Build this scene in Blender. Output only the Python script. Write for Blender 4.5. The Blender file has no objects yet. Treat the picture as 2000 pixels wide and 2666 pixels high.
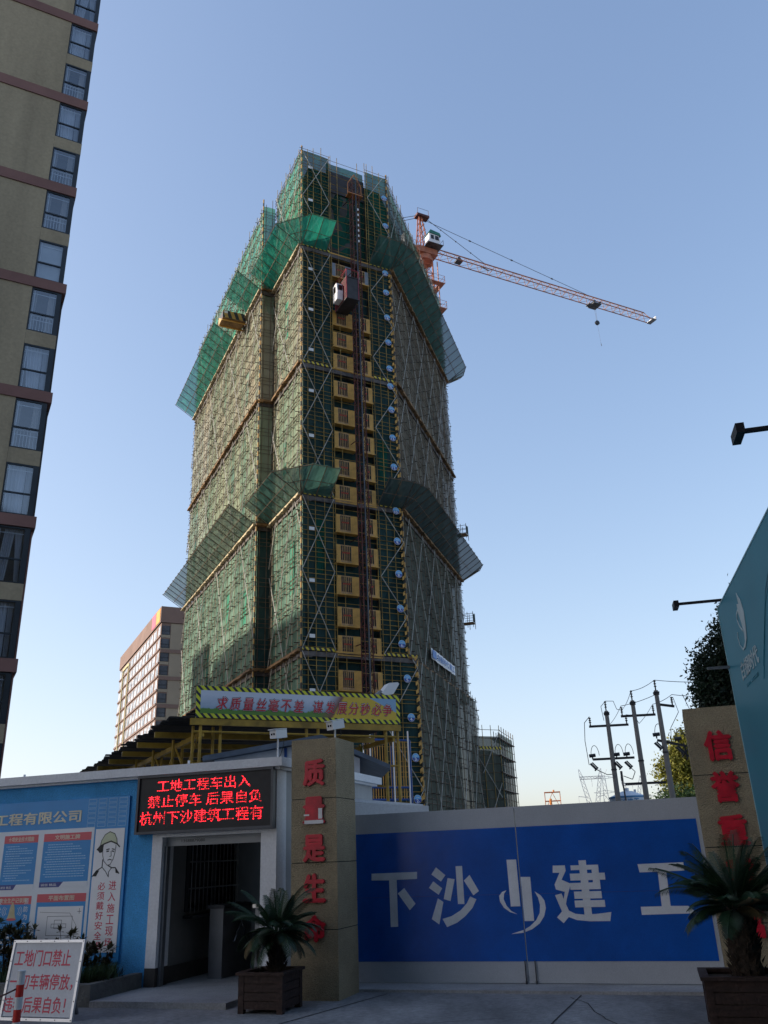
import bpy, math, random
import numpy as np
from mathutils import Vector, Matrix
from mathutils.geometry import tessellate_polygon

random.seed(7)
rng = np.random.default_rng(7)
SC = bpy.context.scene
COL = SC.collection
rad = math.radians

# ------------------------------------------------------------------ camera
CAM_H = 1.6
F_PX = 2185.0
def _n(v): return v / np.linalg.norm(v)
_up = _n(np.array([-210.0, -5323.0, F_PX]))
_y = _n(np.array([0, 0, 1.0]) - _up * _up[2])
_x = np.cross(_y, _up)
if _x[0] < 0: _x = -_x
_R = np.array([_x, _y, _up])
cam_data = bpy.data.cameras.new('camera')
cam = bpy.data.objects.new('camera', cam_data)
COL.objects.link(cam)
cx, cy, cz = _R @ [1, 0, 0], _R @ [0, -1, 0], _R @ [0, 0, -1]
M = Matrix([[cx[i], cy[i], cz[i], 0] for i in range(3)] + [[0, 0, 0, 1]])
M.translation = Vector((0, 0, CAM_H))
cam.matrix_world = M
cam_data.sensor_fit = 'VERTICAL'
cam_data.sensor_height = 36.0
cam_data.lens = F_PX / 2666.0 * 36.0
cam_data.clip_end = 5000
cam_data.clip_start = 0.1
SC.camera = cam

# ------------------------------------------------------------------ light
SUN_AZ, SUN_EL = -92.0, 23.0
w = bpy.data.worlds.new('World'); SC.world = w
w.use_nodes = True
nt = w.node_tree
sky = nt.nodes.new('ShaderNodeTexSky')
sky.sky_type = 'NISHITA'; sky.sun_disc = False
sky.sun_elevation = rad(SUN_EL); sky.sun_rotation = rad(SUN_AZ)
sky.air_density = 1.0; sky.dust_density = 1.6; sky.ozone_density = 1.6
bg = nt.nodes['Background']
bg.inputs[1].default_value = 0.148
tint = nt.nodes.new('ShaderNodeVectorMath'); tint.operation = 'MULTIPLY'; tint.inputs[1].default_value = (0.98, 0.98, 1.08)
nt.links.new(sky.outputs[0], tint.inputs[0])
den = nt.nodes.new('ShaderNodeVectorMath'); den.operation = 'MULTIPLY_ADD'; den.inputs[1].default_value = (0.165, 0.175, 0.175); den.inputs[2].default_value = (1, 1, 1)
nt.links.new(tint.outputs[0], den.inputs[0])
dvd = nt.nodes.new('ShaderNodeVectorMath'); dvd.operation = 'DIVIDE'      # sky colour compressed so the bright horizon is softened
nt.links.new(tint.outputs[0], dvd.inputs[0]); nt.links.new(den.outputs[0], dvd.inputs[1])
nt.links.new(dvd.outputs[0], bg.inputs[0])
sun_d = bpy.data.lights.new('sun', 'SUN')
sun_d.energy = 2.6; sun_d.angle = rad(0.5); sun_d.color = (1.0, 0.88, 0.74)
sun = bpy.data.objects.new('sun', sun_d); COL.objects.link(sun)
sv = Vector((math.sin(rad(SUN_AZ)) * math.cos(rad(SUN_EL)), math.cos(rad(SUN_AZ)) * math.cos(rad(SUN_EL)), math.sin(rad(SUN_EL))))
sun.rotation_euler = sv.to_track_quat('Z', 'Y').to_euler()
vs = SC.view_settings
vs.view_transform = 'Standard'; vs.look = 'None'; vs.gamma = 1.0; vs.use_curve_mapping = False
vs.exposure = 1.45

# ------------------------------------------------------------------ materials
MATS = {}
def mat(name, col, rough=0.7, metal=0.0, vary=0.12, scale=1.5, col2=None, bump=0.0, bscale=40.0, stretch=(1, 1, 1), spec=0.4, transl=0.0, alpha=1.0, fine=None):
    """Procedural principled material with large-scale mottling and fine grain."""
    m = bpy.data.materials.new(name); m.use_nodes = True
    t = m.node_tree; N = t.nodes; L = t.links
    p = N['Principled BSDF']; out = N['Material Output']
    p.inputs['Roughness'].default_value = rough
    p.inputs['Metallic'].default_value = metal
    p.inputs['Specular IOR Level'].default_value = spec
    tc = N.new('ShaderNodeTexCoord')
    mp = N.new('ShaderNodeMapping'); mp.inputs['Scale'].default_value = stretch
    L.new(tc.outputs['Object'], mp.inputs[0])
    n1 = N.new('ShaderNodeTexNoise'); n1.inputs['Scale'].default_value = scale; n1.inputs['Detail'].default_value = 6; n1.inputs['Roughness'].default_value = 0.65
    L.new(mp.outputs[0], n1.inputs['Vector'])
    ramp = N.new('ShaderNodeValToRGB')
    c2 = col2 if col2 else tuple(c * (1 - 2.2 * vary) for c in col)
    c1 = col if col2 else tuple(min(1, c * (1 + 1.2 * vary)) for c in col)
    ramp.color_ramp.elements[0].position = 0.32; ramp.color_ramp.elements[0].color = (*c2, 1)
    ramp.color_ramp.elements[1].position = 0.68; ramp.color_ramp.elements[1].color = (*c1, 1)
    L.new(n1.outputs['Fac'], ramp.inputs[0])
    colout = ramp.outputs[0]
    if fine:
        n2 = N.new('ShaderNodeTexNoise'); n2.inputs['Scale'].default_value = fine[0]; n2.inputs['Detail'].default_value = 3
        L.new(tc.outputs['Object'], n2.inputs['Vector'])
        mr = N.new('ShaderNodeMapRange'); mr.inputs[1].default_value = 0.3; mr.inputs[2].default_value = 0.7
        mr.inputs[3].default_value = 1 - fine[1]; mr.inputs[4].default_value = 1 + fine[1]
        L.new(n2.outputs['Fac'], mr.inputs[0])
        mx = N.new('ShaderNodeVectorMath'); mx.operation = 'SCALE'
        L.new(colout, mx.inputs[0]); L.new(mr.outputs[0], mx.inputs['Scale'])
        colout = mx.outputs[0]
    L.new(colout, p.inputs['Base Color'])
    if bump:
        nb = N.new('ShaderNodeTexNoise'); nb.inputs['Scale'].default_value = bscale; nb.inputs['Detail'].default_value = 4
        L.new(tc.outputs['Object'], nb.inputs['Vector'])
        b = N.new('ShaderNodeBump'); b.inputs['Strength'].default_value = bump; b.inputs['Distance'].default_value = 0.05
        L.new(nb.outputs['Fac'], b.inputs['Height']); L.new(b.outputs[0], p.inputs['Normal'])
    sh = p.outputs[0]
    if transl:
        tr = N.new('ShaderNodeBsdfTranslucent'); L.new(colout, tr.inputs[0])
        mxs = N.new('ShaderNodeMixShader'); mxs.inputs[0].default_value = transl
        L.new(sh, mxs.inputs[1]); L.new(tr.outputs[0], mxs.inputs[2]); sh = mxs.outputs[0]
    if alpha < 1:
        tp = N.new('ShaderNodeBsdfTransparent')
        mxa = N.new('ShaderNodeMixShader'); mxa.inputs[0].default_value = alpha
        L.new(tp.outputs[0], mxa.inputs[1]); L.new(sh, mxa.inputs[2]); sh = mxa.outputs[0]
    L.new(sh, out.inputs['Surface'])
    MATS[name] = m
    return m

def stripe_mat(name, ca, cb, vec, freq, rough=0.6, duty=0.5):
    """Painted two-colour stripes along an object-space direction, with scuffed edges."""
    m = bpy.data.materials.new(name); m.use_nodes = True
    t = m.node_tree; N = t.nodes; L = t.links
    p = N['Principled BSDF']; p.inputs['Roughness'].default_value = rough
    tc = N.new('ShaderNodeTexCoord')
    d = N.new('ShaderNodeVectorMath'); d.operation = 'DOT_PRODUCT'; d.inputs[1].default_value = vec
    L.new(tc.outputs['Object'], d.inputs[0])
    mu = N.new('ShaderNodeMath'); mu.operation = 'MULTIPLY'; mu.inputs[1].default_value = freq
    L.new(d.outputs['Value'], mu.inputs[0])
    fr = N.new('ShaderNodeMath'); fr.operation = 'FRACT'; L.new(mu.outputs[0], fr.inputs[0])
    gt = N.new('ShaderNodeMath'); gt.operation = 'GREATER_THAN'; gt.inputs[1].default_value = duty
    L.new(fr.outputs[0], gt.inputs[0])
    n1 = N.new('ShaderNodeTexNoise'); n1.inputs['Scale'].default_value = 3.0; n1.inputs['Detail'].default_value = 6
    L.new(tc.outputs['Object'], n1.inputs['Vector'])
    mr = N.new('ShaderNodeMapRange'); mr.inputs[3].default_value = 0.7; mr.inputs[4].default_value = 1.25
    L.new(n1.outputs['Fac'], mr.inputs[0])
    mx = N.new('ShaderNodeMix'); mx.data_type = 'RGBA'
    mx.inputs[6].default_value = (*ca, 1); mx.inputs[7].default_value = (*cb, 1)
    L.new(gt.outputs[0], mx.inputs[0])
    sc = N.new('ShaderNodeVectorMath'); sc.operation = 'SCALE'
    L.new(mx.outputs[2], sc.inputs[0]); L.new(mr.outputs[0], sc.inputs['Scale'])
    L.new(sc.outputs[0], p.inputs['Base Color'])
    MATS[name] = m
    return m

def net_mat(name, c1, c2, alpha, transl, scale=0.35):
    """Debris netting: panels of slightly different age, vertical creases, fine weave bump."""
    m = bpy.data.materials.new(name); m.use_nodes = True
    t = m.node_tree; N = t.nodes; L = t.links
    p = N['Principled BSDF']; p.inputs['Roughness'].default_value = 0.85; p.inputs['Specular IOR Level'].default_value = 0.15
    out = N['Material Output']
    tc = N.new('ShaderNodeTexCoord')
    mp = N.new('ShaderNodeMapping'); mp.inputs['Scale'].default_value = (1, 1, 0.16)
    L.new(tc.outputs['Object'], mp.inputs[0])
    a = N.new('ShaderNodeTexNoise'); a.inputs['Scale'].default_value = scale * 2.2; a.inputs['Detail'].default_value = 7; a.inputs['Roughness'].default_value = 0.7
    L.new(mp.outputs[0], a.inputs['Vector'])
    vo = N.new('ShaderNodeTexVoronoi'); vo.inputs['Scale'].default_value = 0.55
    L.new(mp.outputs[0], vo.inputs['Vector'])
    bw = N.new('ShaderNodeRGBToBW'); L.new(vo.outputs['Color'], bw.inputs[0])
    ad = N.new('ShaderNodeMath'); ad.operation = 'MULTIPLY_ADD'; ad.inputs[1].default_value = 0.55
    L.new(bw.outputs[0], ad.inputs[0]); 
    sb = N.new('ShaderNodeMath'); sb.operation = 'MULTIPLY'; sb.inputs[1].default_value = 0.62; L.new(a.outputs['Fac'], sb.inputs[0])
    L.new(sb.outputs[0], ad.inputs[2])
    rp = N.new('ShaderNodeValToRGB')
    rp.color_ramp.elements[0].position = 0.34; rp.color_ramp.elements[0].color = (*c2, 1)
    rp.color_ramp.elements[1].position = 0.72; rp.color_ramp.elements[1].color = (*c1, 1)
    L.new(ad.outputs[0], rp.inputs[0])
    L.new(rp.outputs[0], p.inputs['Base Color'])
    nb = N.new('ShaderNodeTexNoise'); nb.inputs['Scale'].default_value = 1.6; nb.inputs['Detail'].default_value = 5
    L.new(mp.outputs[0], nb.inputs['Vector'])
    b = N.new('ShaderNodeBump'); b.inputs['Strength'].default_value = 0.6; b.inputs['Distance'].default_value = 0.35
    L.new(nb.outputs['Fac'], b.inputs['Height']); L.new(b.outputs[0], p.inputs['Normal'])
    tr = N.new('ShaderNodeBsdfTranslucent'); L.new(rp.outputs[0], tr.inputs[0])
    ms = N.new('ShaderNodeMixShader'); ms.inputs[0].default_value = transl
    L.new(p.outputs[0], ms.inputs[1]); L.new(tr.outputs[0], ms.inputs[2])
    tp = N.new('ShaderNodeBsdfTransparent')
    ma = N.new('ShaderNodeMixShader'); ma.inputs[0].default_value = alpha
    L.new(tp.outputs[0], ma.inputs[1]); L.new(ms.outputs[0], ma.inputs[2])
    L.new(ma.outputs[0], out.inputs['Surface'])
    MATS[name] = m
    return m

def emit_dots(name, col, strength, sdir, step):
    """LED matrix: round glowing dots on a lattice in the plane of the sign."""
    m = bpy.data.materials.new(name); m.use_nodes = True
    t = m.node_tree; N = t.nodes; L = t.links
    p = N['Principled BSDF']; p.inputs['Base Color'].default_value = (0.03, 0.005, 0.005, 1); p.inputs['Roughness'].default_value = 0.4
    tc = N.new('ShaderNodeTexCoord')
    acc = []
    for vec in (sdir, (0, 0, 1)):
        d = N.new('ShaderNodeVectorMath'); d.operation = 'DOT_PRODUCT'; d.inputs[1].default_value = vec
        L.new(tc.outputs['Object'], d.inputs[0])
        mu = N.new('ShaderNodeMath'); mu.operation = 'MULTIPLY'; mu.inputs[1].default_value = 1 / step; L.new(d.outputs['Value'], mu.inputs[0])
        f = N.new('ShaderNodeMath'); f.operation = 'FRACT'; L.new(mu.outputs[0], f.inputs[0])
        s = N.new('ShaderNodeMath'); s.operation = 'SUBTRACT'; s.inputs[1].default_value = 0.5; L.new(f.outputs[0], s.inputs[0])
        q = N.new('ShaderNodeMath'); q.operation = 'MULTIPLY'; L.new(s.outputs[0], q.inputs[0]); L.new(s.outputs[0], q.inputs[1])
        acc.append(q)
    ad = N.new('ShaderNodeMath'); ad.operation = 'ADD'; L.new(acc[0].outputs[0], ad.inputs[0]); L.new(acc[1].outputs[0], ad.inputs[1])
    lt = N.new('ShaderNodeMath'); lt.operation = 'LESS_THAN'; lt.inputs[1].default_value = 0.15; L.new(ad.outputs[0], lt.inputs[0])
    n1 = N.new('ShaderNodeTexNoise'); n1.inputs['Scale'].default_value = 14.0; L.new(tc.outputs['Object'], n1.inputs['Vector'])
    mr = N.new('ShaderNodeMapRange'); mr.inputs[1].default_value = 0.38; mr.inputs[2].default_value = 0.6; mr.inputs[3].default_value = 0.12 * strength; mr.inputs[4].default_value = strength
    L.new(n1.outputs['Fac'], mr.inputs[0])
    mu = N.new('ShaderNodeMath'); mu.operation = 'MULTIPLY'; L.new(lt.outputs[0], mu.inputs[0]); L.new(mr.outputs[0], mu.inputs[1])
    p.inputs['Emission Color'].default_value = (*col, 1)
    L.new(mu.outputs[0], p.inputs['Emission Strength'])
    MATS[name] = m
    return m

def glass_mat(name, tint, thru=0.55, rough=0.05):
    m = bpy.data.materials.new(name); m.use_nodes = True
    t = m.node_tree; N = t.nodes; L = t.links
    out = N['Material Output']; N.remove(N['Principled BSDF'])
    tp = N.new('ShaderNodeBsdfTransparent'); tp.inputs[0].default_value = (*tint, 1)
    gl = N.new('ShaderNodeBsdfGlossy'); gl.inputs['Roughness'].default_value = rough; gl.inputs[0].default_value = (0.85, 0.9, 0.95, 1)
    tc = N.new('ShaderNodeTexCoord'); nb = N.new('ShaderNodeTexNoise'); nb.inputs['Scale'].default_value = 0.9
    L.new(tc.outputs['Object'], nb.inputs['Vector'])
    b = N.new('ShaderNodeBump'); b.inputs['Strength'].default_value = 0.08; L.new(nb.outputs['Fac'], b.inputs['Height']); L.new(b.outputs[0], gl.inputs['Normal'])
    mx = N.new('ShaderNodeMixShader'); mx.inputs[0].default_value = 1 - thru
    L.new(tp.outputs[0], mx.inputs[1]); L.new(gl.outputs[0], mx.inputs[2]); L.new(mx.outputs[0], out.inputs['Surface'])
    MATS[name] = m
    return m

# ------------------------------------------------------------------ mesh helpers
class Fr:
    """Vertical working plane: origin, direction e along it, n out of it (towards the viewer side), z up."""
    def __init__(self, o, az, naz=None):
        self.o = np.array([o[0], o[1], o[2] if len(o) > 2 else 0.0], float); self.az = az
        self.e = np.array([math.sin(rad(az)), math.cos(rad(az)), 0.0])
        a = az + 90 if naz is None else naz
        self.n = np.array([math.sin(rad(a)), math.cos(rad(a)), 0.0])
    def pt(self, s, d, z): return self.o + self.e * s + self.n * d + np.array([0, 0, z])
    def at(self, s, d, z=0.0):
        f = Fr(self.pt(s, d, z), self.az); f.n = self.n; return f

def fr2(p, q):
    d = np.array(q, float)[:2] - np.array(p, float)[:2]
    return Fr(p, math.degrees(math.atan2(d[0], d[1]))), float(np.linalg.norm(d))

class MB:
    def __init__(self): self.v = []; self.f = []
    def add(self, vs, fs):
        k = len(self.v); self.v.extend([tuple(map(float, p)) for p in vs]); self.f.extend([tuple(i + k for i in f) for f in fs]); return self
    def box(self, fr, s0, s1, d0, d1, z0, z1):
        vs = [fr.pt(s, d, z) for z in (z0, z1) for d in (d0, d1) for s in (s0, s1)]
        return self.add(vs, [(0, 1, 3, 2), (4, 6, 7, 5), (0, 4, 5, 1), (2, 3, 7, 6), (0, 2, 6, 4), (1, 5, 7, 3)])
    def quad(self, a, b, c, d): return self.add([a, b, c, d], [(0, 1, 2, 3)])
    def tube(self, p, q, r, n=6, r2=None, cap=True):
        p = np.array(p, float); q = np.array(q, float); d = q - p; L = np.linalg.norm(d)
        if L < 1e-9: return self
        d /= L; a = np.array([0, 0, 1.0]) if abs(d[2]) < 0.9 else np.array([1.0, 0, 0])
        u = np.cross(d, a); u /= np.linalg.norm(u); w_ = np.cross(d, u)
        r2 = r if r2 is None else r2
        vs = []
        for i in range(n):
            t = 2 * math.pi * i / n; o = u * math.cos(t) + w_ * math.sin(t)
            vs.append(p + o * r); vs.append(q + o * r2)
        fs = [(2 * i, 2 * ((i + 1) % n), 2 * ((i + 1) % n) + 1, 2 * i + 1) for i in range(n)]
        if cap: fs += [tuple(2 * i for i in range(n))[::-1], tuple(2 * i + 1 for i in range(n))]
        return self.add(vs, fs)
    def path(self, pts, r, n=6):
        for a, b in zip(pts[:-1], pts[1:]): self.tube(a, b, r, n)
        return self
    def bar(self, p, q, w_, h):
        """rectangular bar, w_ horizontal, h the other way"""
        p = np.array(p, float); q = np.array(q, float); d = q - p; L = np.linalg.norm(d); d /= L
        a = np.array([0, 0, 1.0]) if abs(d[2]) < 0.95 else np.array([0, 1.0, 0])
        u = np.cross(d, a); u /= np.linalg.norm(u); v = np.cross(u, d)
        vs = [b + u * su * w_ / 2 + v * sv_ * h / 2 for b in (p, q) for sv_ in (-1, 1) for su in (-1, 1)]
        return self.add(vs, [(0, 1, 3, 2), (4, 6, 7, 5), (0, 4, 5, 1), (2, 3, 7, 6), (0, 2, 6, 4), (1, 5, 7, 3)])
    def poly(self, fr, pts, d0, d1):
        """flat outline (s,z) given real thickness d0..d1"""
        tri = tessellate_polygon([[Vector((p[0], p[1], 0)) for p in pts]])
        n = len(pts)
        vs = [fr.pt(s, d1, z) for s, z in pts] + [fr.pt(s, d0, z) for s, z in pts]
        fs = [tuple(t) for t in tri] + [tuple(i + n for i in t[::-1]) for t in tri]
        fs += [(i, (i + 1) % n, n + (i + 1) % n, n + i) for i in range(n)]
        return self.add(vs, fs)
    def stroke(self, fr, pts, wd, d0, d1, closed=False):
        P = pts + [pts[0]] if closed else pts
        for (a, b), (c, d) in zip(P[:-1], P[1:]):
            dx, dz = c - a, d - b; L = math.hypot(dx, dz)
            if L < 1e-6: continue
            ux, uz = dx / L * wd / 2, dz / L * wd / 2
            self.poly(fr, [(a - uz - ux, b + ux - uz), (a + uz - ux, b - ux - uz), (c + uz + ux, d - ux + uz), (c - uz + ux, d + ux + uz)], d0, d1)
        return self
    def cyl(self, fr, s, z, r, d0, d1, n=20):
        return self.poly(fr, [(s + r * math.cos(2 * math.pi * i / n), z + r * math.sin(2 * math.pi * i / n)) for i in range(n)], d0, d1)
    def text(self, txt, fr, s0, s1, z0, z1, d0, d1, bold=0.012, shear=0.0, keep=False):
        gv, gf, bb = glyph(txt, 0.0, shear)
        if bold > 0.004:
            db = bold * (s1 - s0) / max(1, len(txt)) * 0.9
            dz_ = bold * (z1 - z0) * 0.7
            st = (d1 - d0) * 0.02 + 0.00012
            for i, (a_, b_) in enumerate(((-db, 0), (db, 0), (0, dz_), (0, -dz_))):
                self.text(txt, fr, s0 + db + a_, s1 - db + a_, z0 + dz_ + b_, z1 - dz_ + b_, d0 + st * i, d1 - st * (i + 1), bold=0.0, shear=shear)
            s0, s1, z0, z1 = s0 + db, s1 - db, z0 + dz_, z1 - dz_
        w_, h = bb[2] - bb[0], bb[3] - bb[1]
        if w_ < 1e-6 or h < 1e-6: return self
        ks, kz = (s1 - s0) / w_, (z1 - z0) / h
        os_, oz = s0, z0
        if keep:
            k = min(ks, kz); os_ = (s0 + s1) / 2 - w_ * k / 2; oz = (z0 + z1) / 2 - h * k / 2; ks = kz = k
        zmax = max(p[2] for p in gv) or 1.0
        vs = [fr.pt(os_ + (x - bb[0]) * ks, d1 if zz > 0 else d0, oz + (y - bb[1]) * kz) for x, y, zz in gv]
        return self.add(vs, gf)
    def build(self, name, m, parent=None, loc=None, smooth=False):
        base = np.zeros(3)
        if parent is not None:
            p = parent
            while p is not None: base = base + np.array(p.location); p = p.parent
        elif loc is not None: base = np.array(loc, float)
        me = bpy.data.meshes.new(name)
        V = np.array(self.v, float).reshape(-1, 3) - base
        me.from_pydata(V.tolist(), [], self.f)
        me.validate(); me.update()
        me.materials.append(MATS[m] if isinstance(m, str) else m)
        if smooth:
            for pl in me.polygons: pl.use_smooth = True
        o = bpy.data.objects.new(name, me); COL.objects.link(o)
        if parent is not None: o.parent = parent
        else: o.location = Vector(base)
        return o

_G = {}
def glyph(txt, bold, shear):
    key = (txt, bold, shear)
    if key in _G: return _G[key]
    c = bpy.data.curves.new('t', 'FONT'); c.body = txt; c.size = 1.0; c.extrude = 0.05; c.offset = bold; c.shear = shear; c.resolution_u = 3
    o = bpy.data.objects.new('t', c); COL.objects.link(o)
    dg = bpy.context.evaluated_depsgraph_get()
    me = bpy.data.meshes.new_from_object(o.evaluated_get(dg))
    gv = [tuple(v.co) for v in me.vertices]; gf = [tuple(p.vertices) for p in me.polygons]
    xs = [p[0] for p in gv] or [0]; ys = [p[1] for p in gv] or [0]
    bb = (min(xs), min(ys), max(xs), max(ys))
    bpy.data.objects.remove(o); bpy.data.curves.remove(c); bpy.data.meshes.remove(me)
    _G[key] = (gv, gf, bb)
    return _G[key]

def tag(o, label=None, cat=None, group=None, kind=None):
    if label: o['label'] = label
    if cat: o['category'] = cat
    if group: o['group'] = group
    if kind: o['kind'] = kind
    return o
def thing(name, label, cat, loc=(0, 0, 0), group=None):
    o = bpy.data.objects.new(name, None); COL.objects.link(o)
    o.empty_display_size = 0.2
    o.location = Vector([float(c) for c in loc])
    return tag(o, label, cat, group)
def dv(a): return np.array([math.sin(rad(a)), math.cos(rad(a)), 0.0])
def polar(az, D, z=0.0): return np.array([D * math.sin(rad(az)), D * math.cos(rad(az)), z])
def V3(x, y, z=0.0): return np.array([x, y, z], float)
# ------------------------------------------------------------------ palette
mat('concrete', (0.22, 0.225, 0.23), 0.72, vary=0.25, scale=0.8, bump=0.35, bscale=30, fine=(14, 0.2), stretch=(1, .45, 1))
mat('apron', (0.30, 0.305, 0.31), 0.85, vary=0.12, scale=1.1, bump=0.3, bscale=45, fine=(40, 0.14))
mat('joint_dark', (0.03, 0.03, 0.03), 0.95)
mat('kerb', (0.13, 0.135, 0.13), 0.9, vary=0.2, scale=2, bump=0.4, bscale=25)
mat('soil', (0.045, 0.035, 0.025), 0.95, vary=0.2, scale=6, bump=0.8, bscale=14)
mat('gate_grey', (0.40, 0.42, 0.45), 0.5, vary=0.05, scale=1.2, fine=(90, 0.09))
mat('gate_blue', (0.004, 0.088, 0.42), 0.24, vary=0.12, scale=1.1, fine=(120, 0.12), spec=0.5, bump=0.12, bscale=2.2)
mat('gate_letter', (0.66, 0.68, 0.71), 0.5, vary=0.06, scale=3, fine=(120, 0.08))
mat('pillar_stucco', (0.345, 0.28, 0.175), 0.9, vary=0.11, scale=1.6, bump=0.7, bscale=70, fine=(110, 0.3))
mat('red_letter', (0.55, 0.012, 0.03), 0.4, vary=0.15, scale=6)
mat('peeled_white', (0.75, 0.72, 0.70), 0.7, vary=0.1)
mat('wall_blue', (0.075, 0.36, 0.72), 0.85, vary=0.10, scale=1.1, bump=0.55, bscale=60, fine=(80, 0.18))
mat('wall_white', (0.70, 0.71, 0.72), 0.8, vary=0.05, scale=1.3, bump=0.15, bscale=40, fine=(30, 0.06))
mat('wall_grey', (0.36, 0.365, 0.36), 0.85, vary=0.08, scale=1.3, bump=0.2, bscale=40)
mat('skirting', (0.05, 0.045, 0.04), 0.8, vary=0.2)
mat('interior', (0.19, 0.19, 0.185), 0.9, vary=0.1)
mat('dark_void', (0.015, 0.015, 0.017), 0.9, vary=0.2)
mat('steel_dark', (0.06, 0.065, 0.075), 0.45, 0.4, vary=0.15)
mat('steel_grey', (0.20, 0.21, 0.225), 0.45, 0.6, vary=0.1)
mat('chrome', (0.62, 0.63, 0.65), 0.18, 1.0, vary=0.05)
mat('led_face', (0.012, 0.012, 0.014), 0.55, vary=0.15, scale=8, fine=(300, 0.3))
mat('board_blue', (0.02, 0.25, 0.58), 0.4, vary=0.05, scale=1.0)
mat('board_navy', (0.03, 0.05, 0.24), 0.4, vary=0.05)
mat('board_pale', (0.70, 0.74, 0.77), 0.45, vary=0.04, scale=1.4)
mat('board_white', (0.78, 0.78, 0.78), 0.45, vary=0.03)
mat('board_red', (0.62, 0.10, 0.12), 0.45, vary=0.05)
mat('board_line', (0.32, 0.55, 0.75), 0.5, vary=0.05)
mat('text_white', (0.72, 0.74, 0.74), 0.5, vary=0.04)
mat('text_cream', (0.70, 0.66, 0.50), 0.5, vary=0.06)
mat('text_pink', (0.62, 0.06, 0.10), 0.5, vary=0.10, scale=9)
mat('ink', (0.02, 0.022, 0.022), 0.6, vary=0.1)
mat('helmet_paint', (0.58, 0.62, 0.42), 0.5, vary=0.1)
mat('bell_gold', (0.55, 0.48, 0.28), 0.5, vary=0.15)
mat('sign_panel', (0.60, 0.61, 0.63), 0.5, vary=0.05, scale=2, fine=(40, 0.05))
mat('alu', (0.66, 0.67, 0.69), 0.35, 0.5, vary=0.06)
mat('wood_box', (0.036, 0.018, 0.013), 0.7, vary=0.25, scale=4, stretch=(1, 1, 6), bump=0.3, bscale=20)
mat('cyc_leaf', (0.018, 0.050, 0.020), 0.45, vary=0.25, scale=5, spec=0.4)
mat('cyc_leaf_dry', (0.085, 0.06, 0.022), 0.7, vary=0.3, scale=5)
mat('cyc_trunk', (0.035, 0.024, 0.016), 0.95, vary=0.3, scale=10, bump=1.0, bscale=18)
mat('shrub_leaf', (0.035, 0.055, 0.018), 0.6, vary=0.3, scale=7, col2=(0.07, 0.045, 0.02))
mat('shrub_green', (0.03, 0.065, 0.022), 0.6, vary=0.3, scale=7)
mat('bark', (0.09, 0.065, 0.045), 0.9, vary=0.25, scale=6, bump=0.6)
mat('leaf_dark', (0.018, 0.036, 0.016), 0.55, vary=0.35, scale=0.9, transl=0.2)
mat('leaf_olive', (0.20, 0.20, 0.03), 0.6, vary=0.3, scale=0.6, transl=0.25)
mat('leaf_green', (0.045, 0.085, 0.025), 0.6, vary=0.3, scale=0.6, transl=0.25)
mat('post_red', (0.55, 0.03, 0.02), 0.4, vary=0.12, scale=8)
mat('post_white', (0.66, 0.67, 0.66), 0.4, vary=0.08, scale=8)
mat('rope', (0.10, 0.05, 0.05), 0.9)
mat('cam_white', (0.66, 0.67, 0.68), 0.35, vary=0.04)
mat('black_glass', (0.01, 0.01, 0.012), 0.08)

# ------------------------------------------------------------------ ground
g = MB(); g.quad((-2500, -600, 0), (2500, -600, 0), (2500, 2500, 0), (-2500, 2500, 0))
tag(g.build('ground', 'concrete'), kind='structure')

GATE = Fr((1.61, 12.17), 108)          # s along the gate, n towards the road
HOUSE = Fr((-3.4, 12.95), 108)
PL = Fr((-1.39, 11.84), 108)
PR = Fr((3.51, 10.36), 108)

a = MB(); a.box(GATE, -2.7, 2.7, -0.3, 0.55, 0.0, 0.035)
tag(a.build('gate_apron', 'apron'), kind='structure')
a = MB(); a.box(HOUSE, -0.15, 1.75, -4.0, 1.15, 0.0, 0.07)
tag(a.build('doorway_pavement', 'apron'), kind='structure')
# saw-cut joints and wandering cracks in the slab
j = MB()
def groove(pts, w_):
    for (x0, y0), (x1, y1) in zip(pts[:-1], pts[1:]):
        d = np.array([x1 - x0, y1 - y0]); L = np.hypot(*d); nx, ny = -d[1] / L * w_ / 2, d[0] / L * w_ / 2
        j.quad((x0 + nx, y0 + ny, .004), (x1 + nx, y1 + ny, .004), (x1 - nx, y1 - ny, .004), (x0 - nx, y0 - ny, .004))
groove([(-0.2, 12.05), (-1.1, 10.6), (-4.0, 5.9)], .022)
groove([(2.1, 11.35), (1.55, 9.9), (-0.4, 4.5)], .018)
p = (1.95, 11.25); pts = [p]
for i in range(9):
    p = (p[0] + random.uniform(-.02, .09), p[1] - random.uniform(.12, .3)); pts.append(p)
groove(pts, .012)
p = (-4.5, 10.2); pts = [p]
for i in range(14):
    p = (p[0] + random.uniform(.25, .55), p[1] + random.uniform(-.13, .18)); pts.append(p)
groove(pts, .01)
tag(j.build('pavement_joints', 'joint_dark'), kind='structure')

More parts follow.
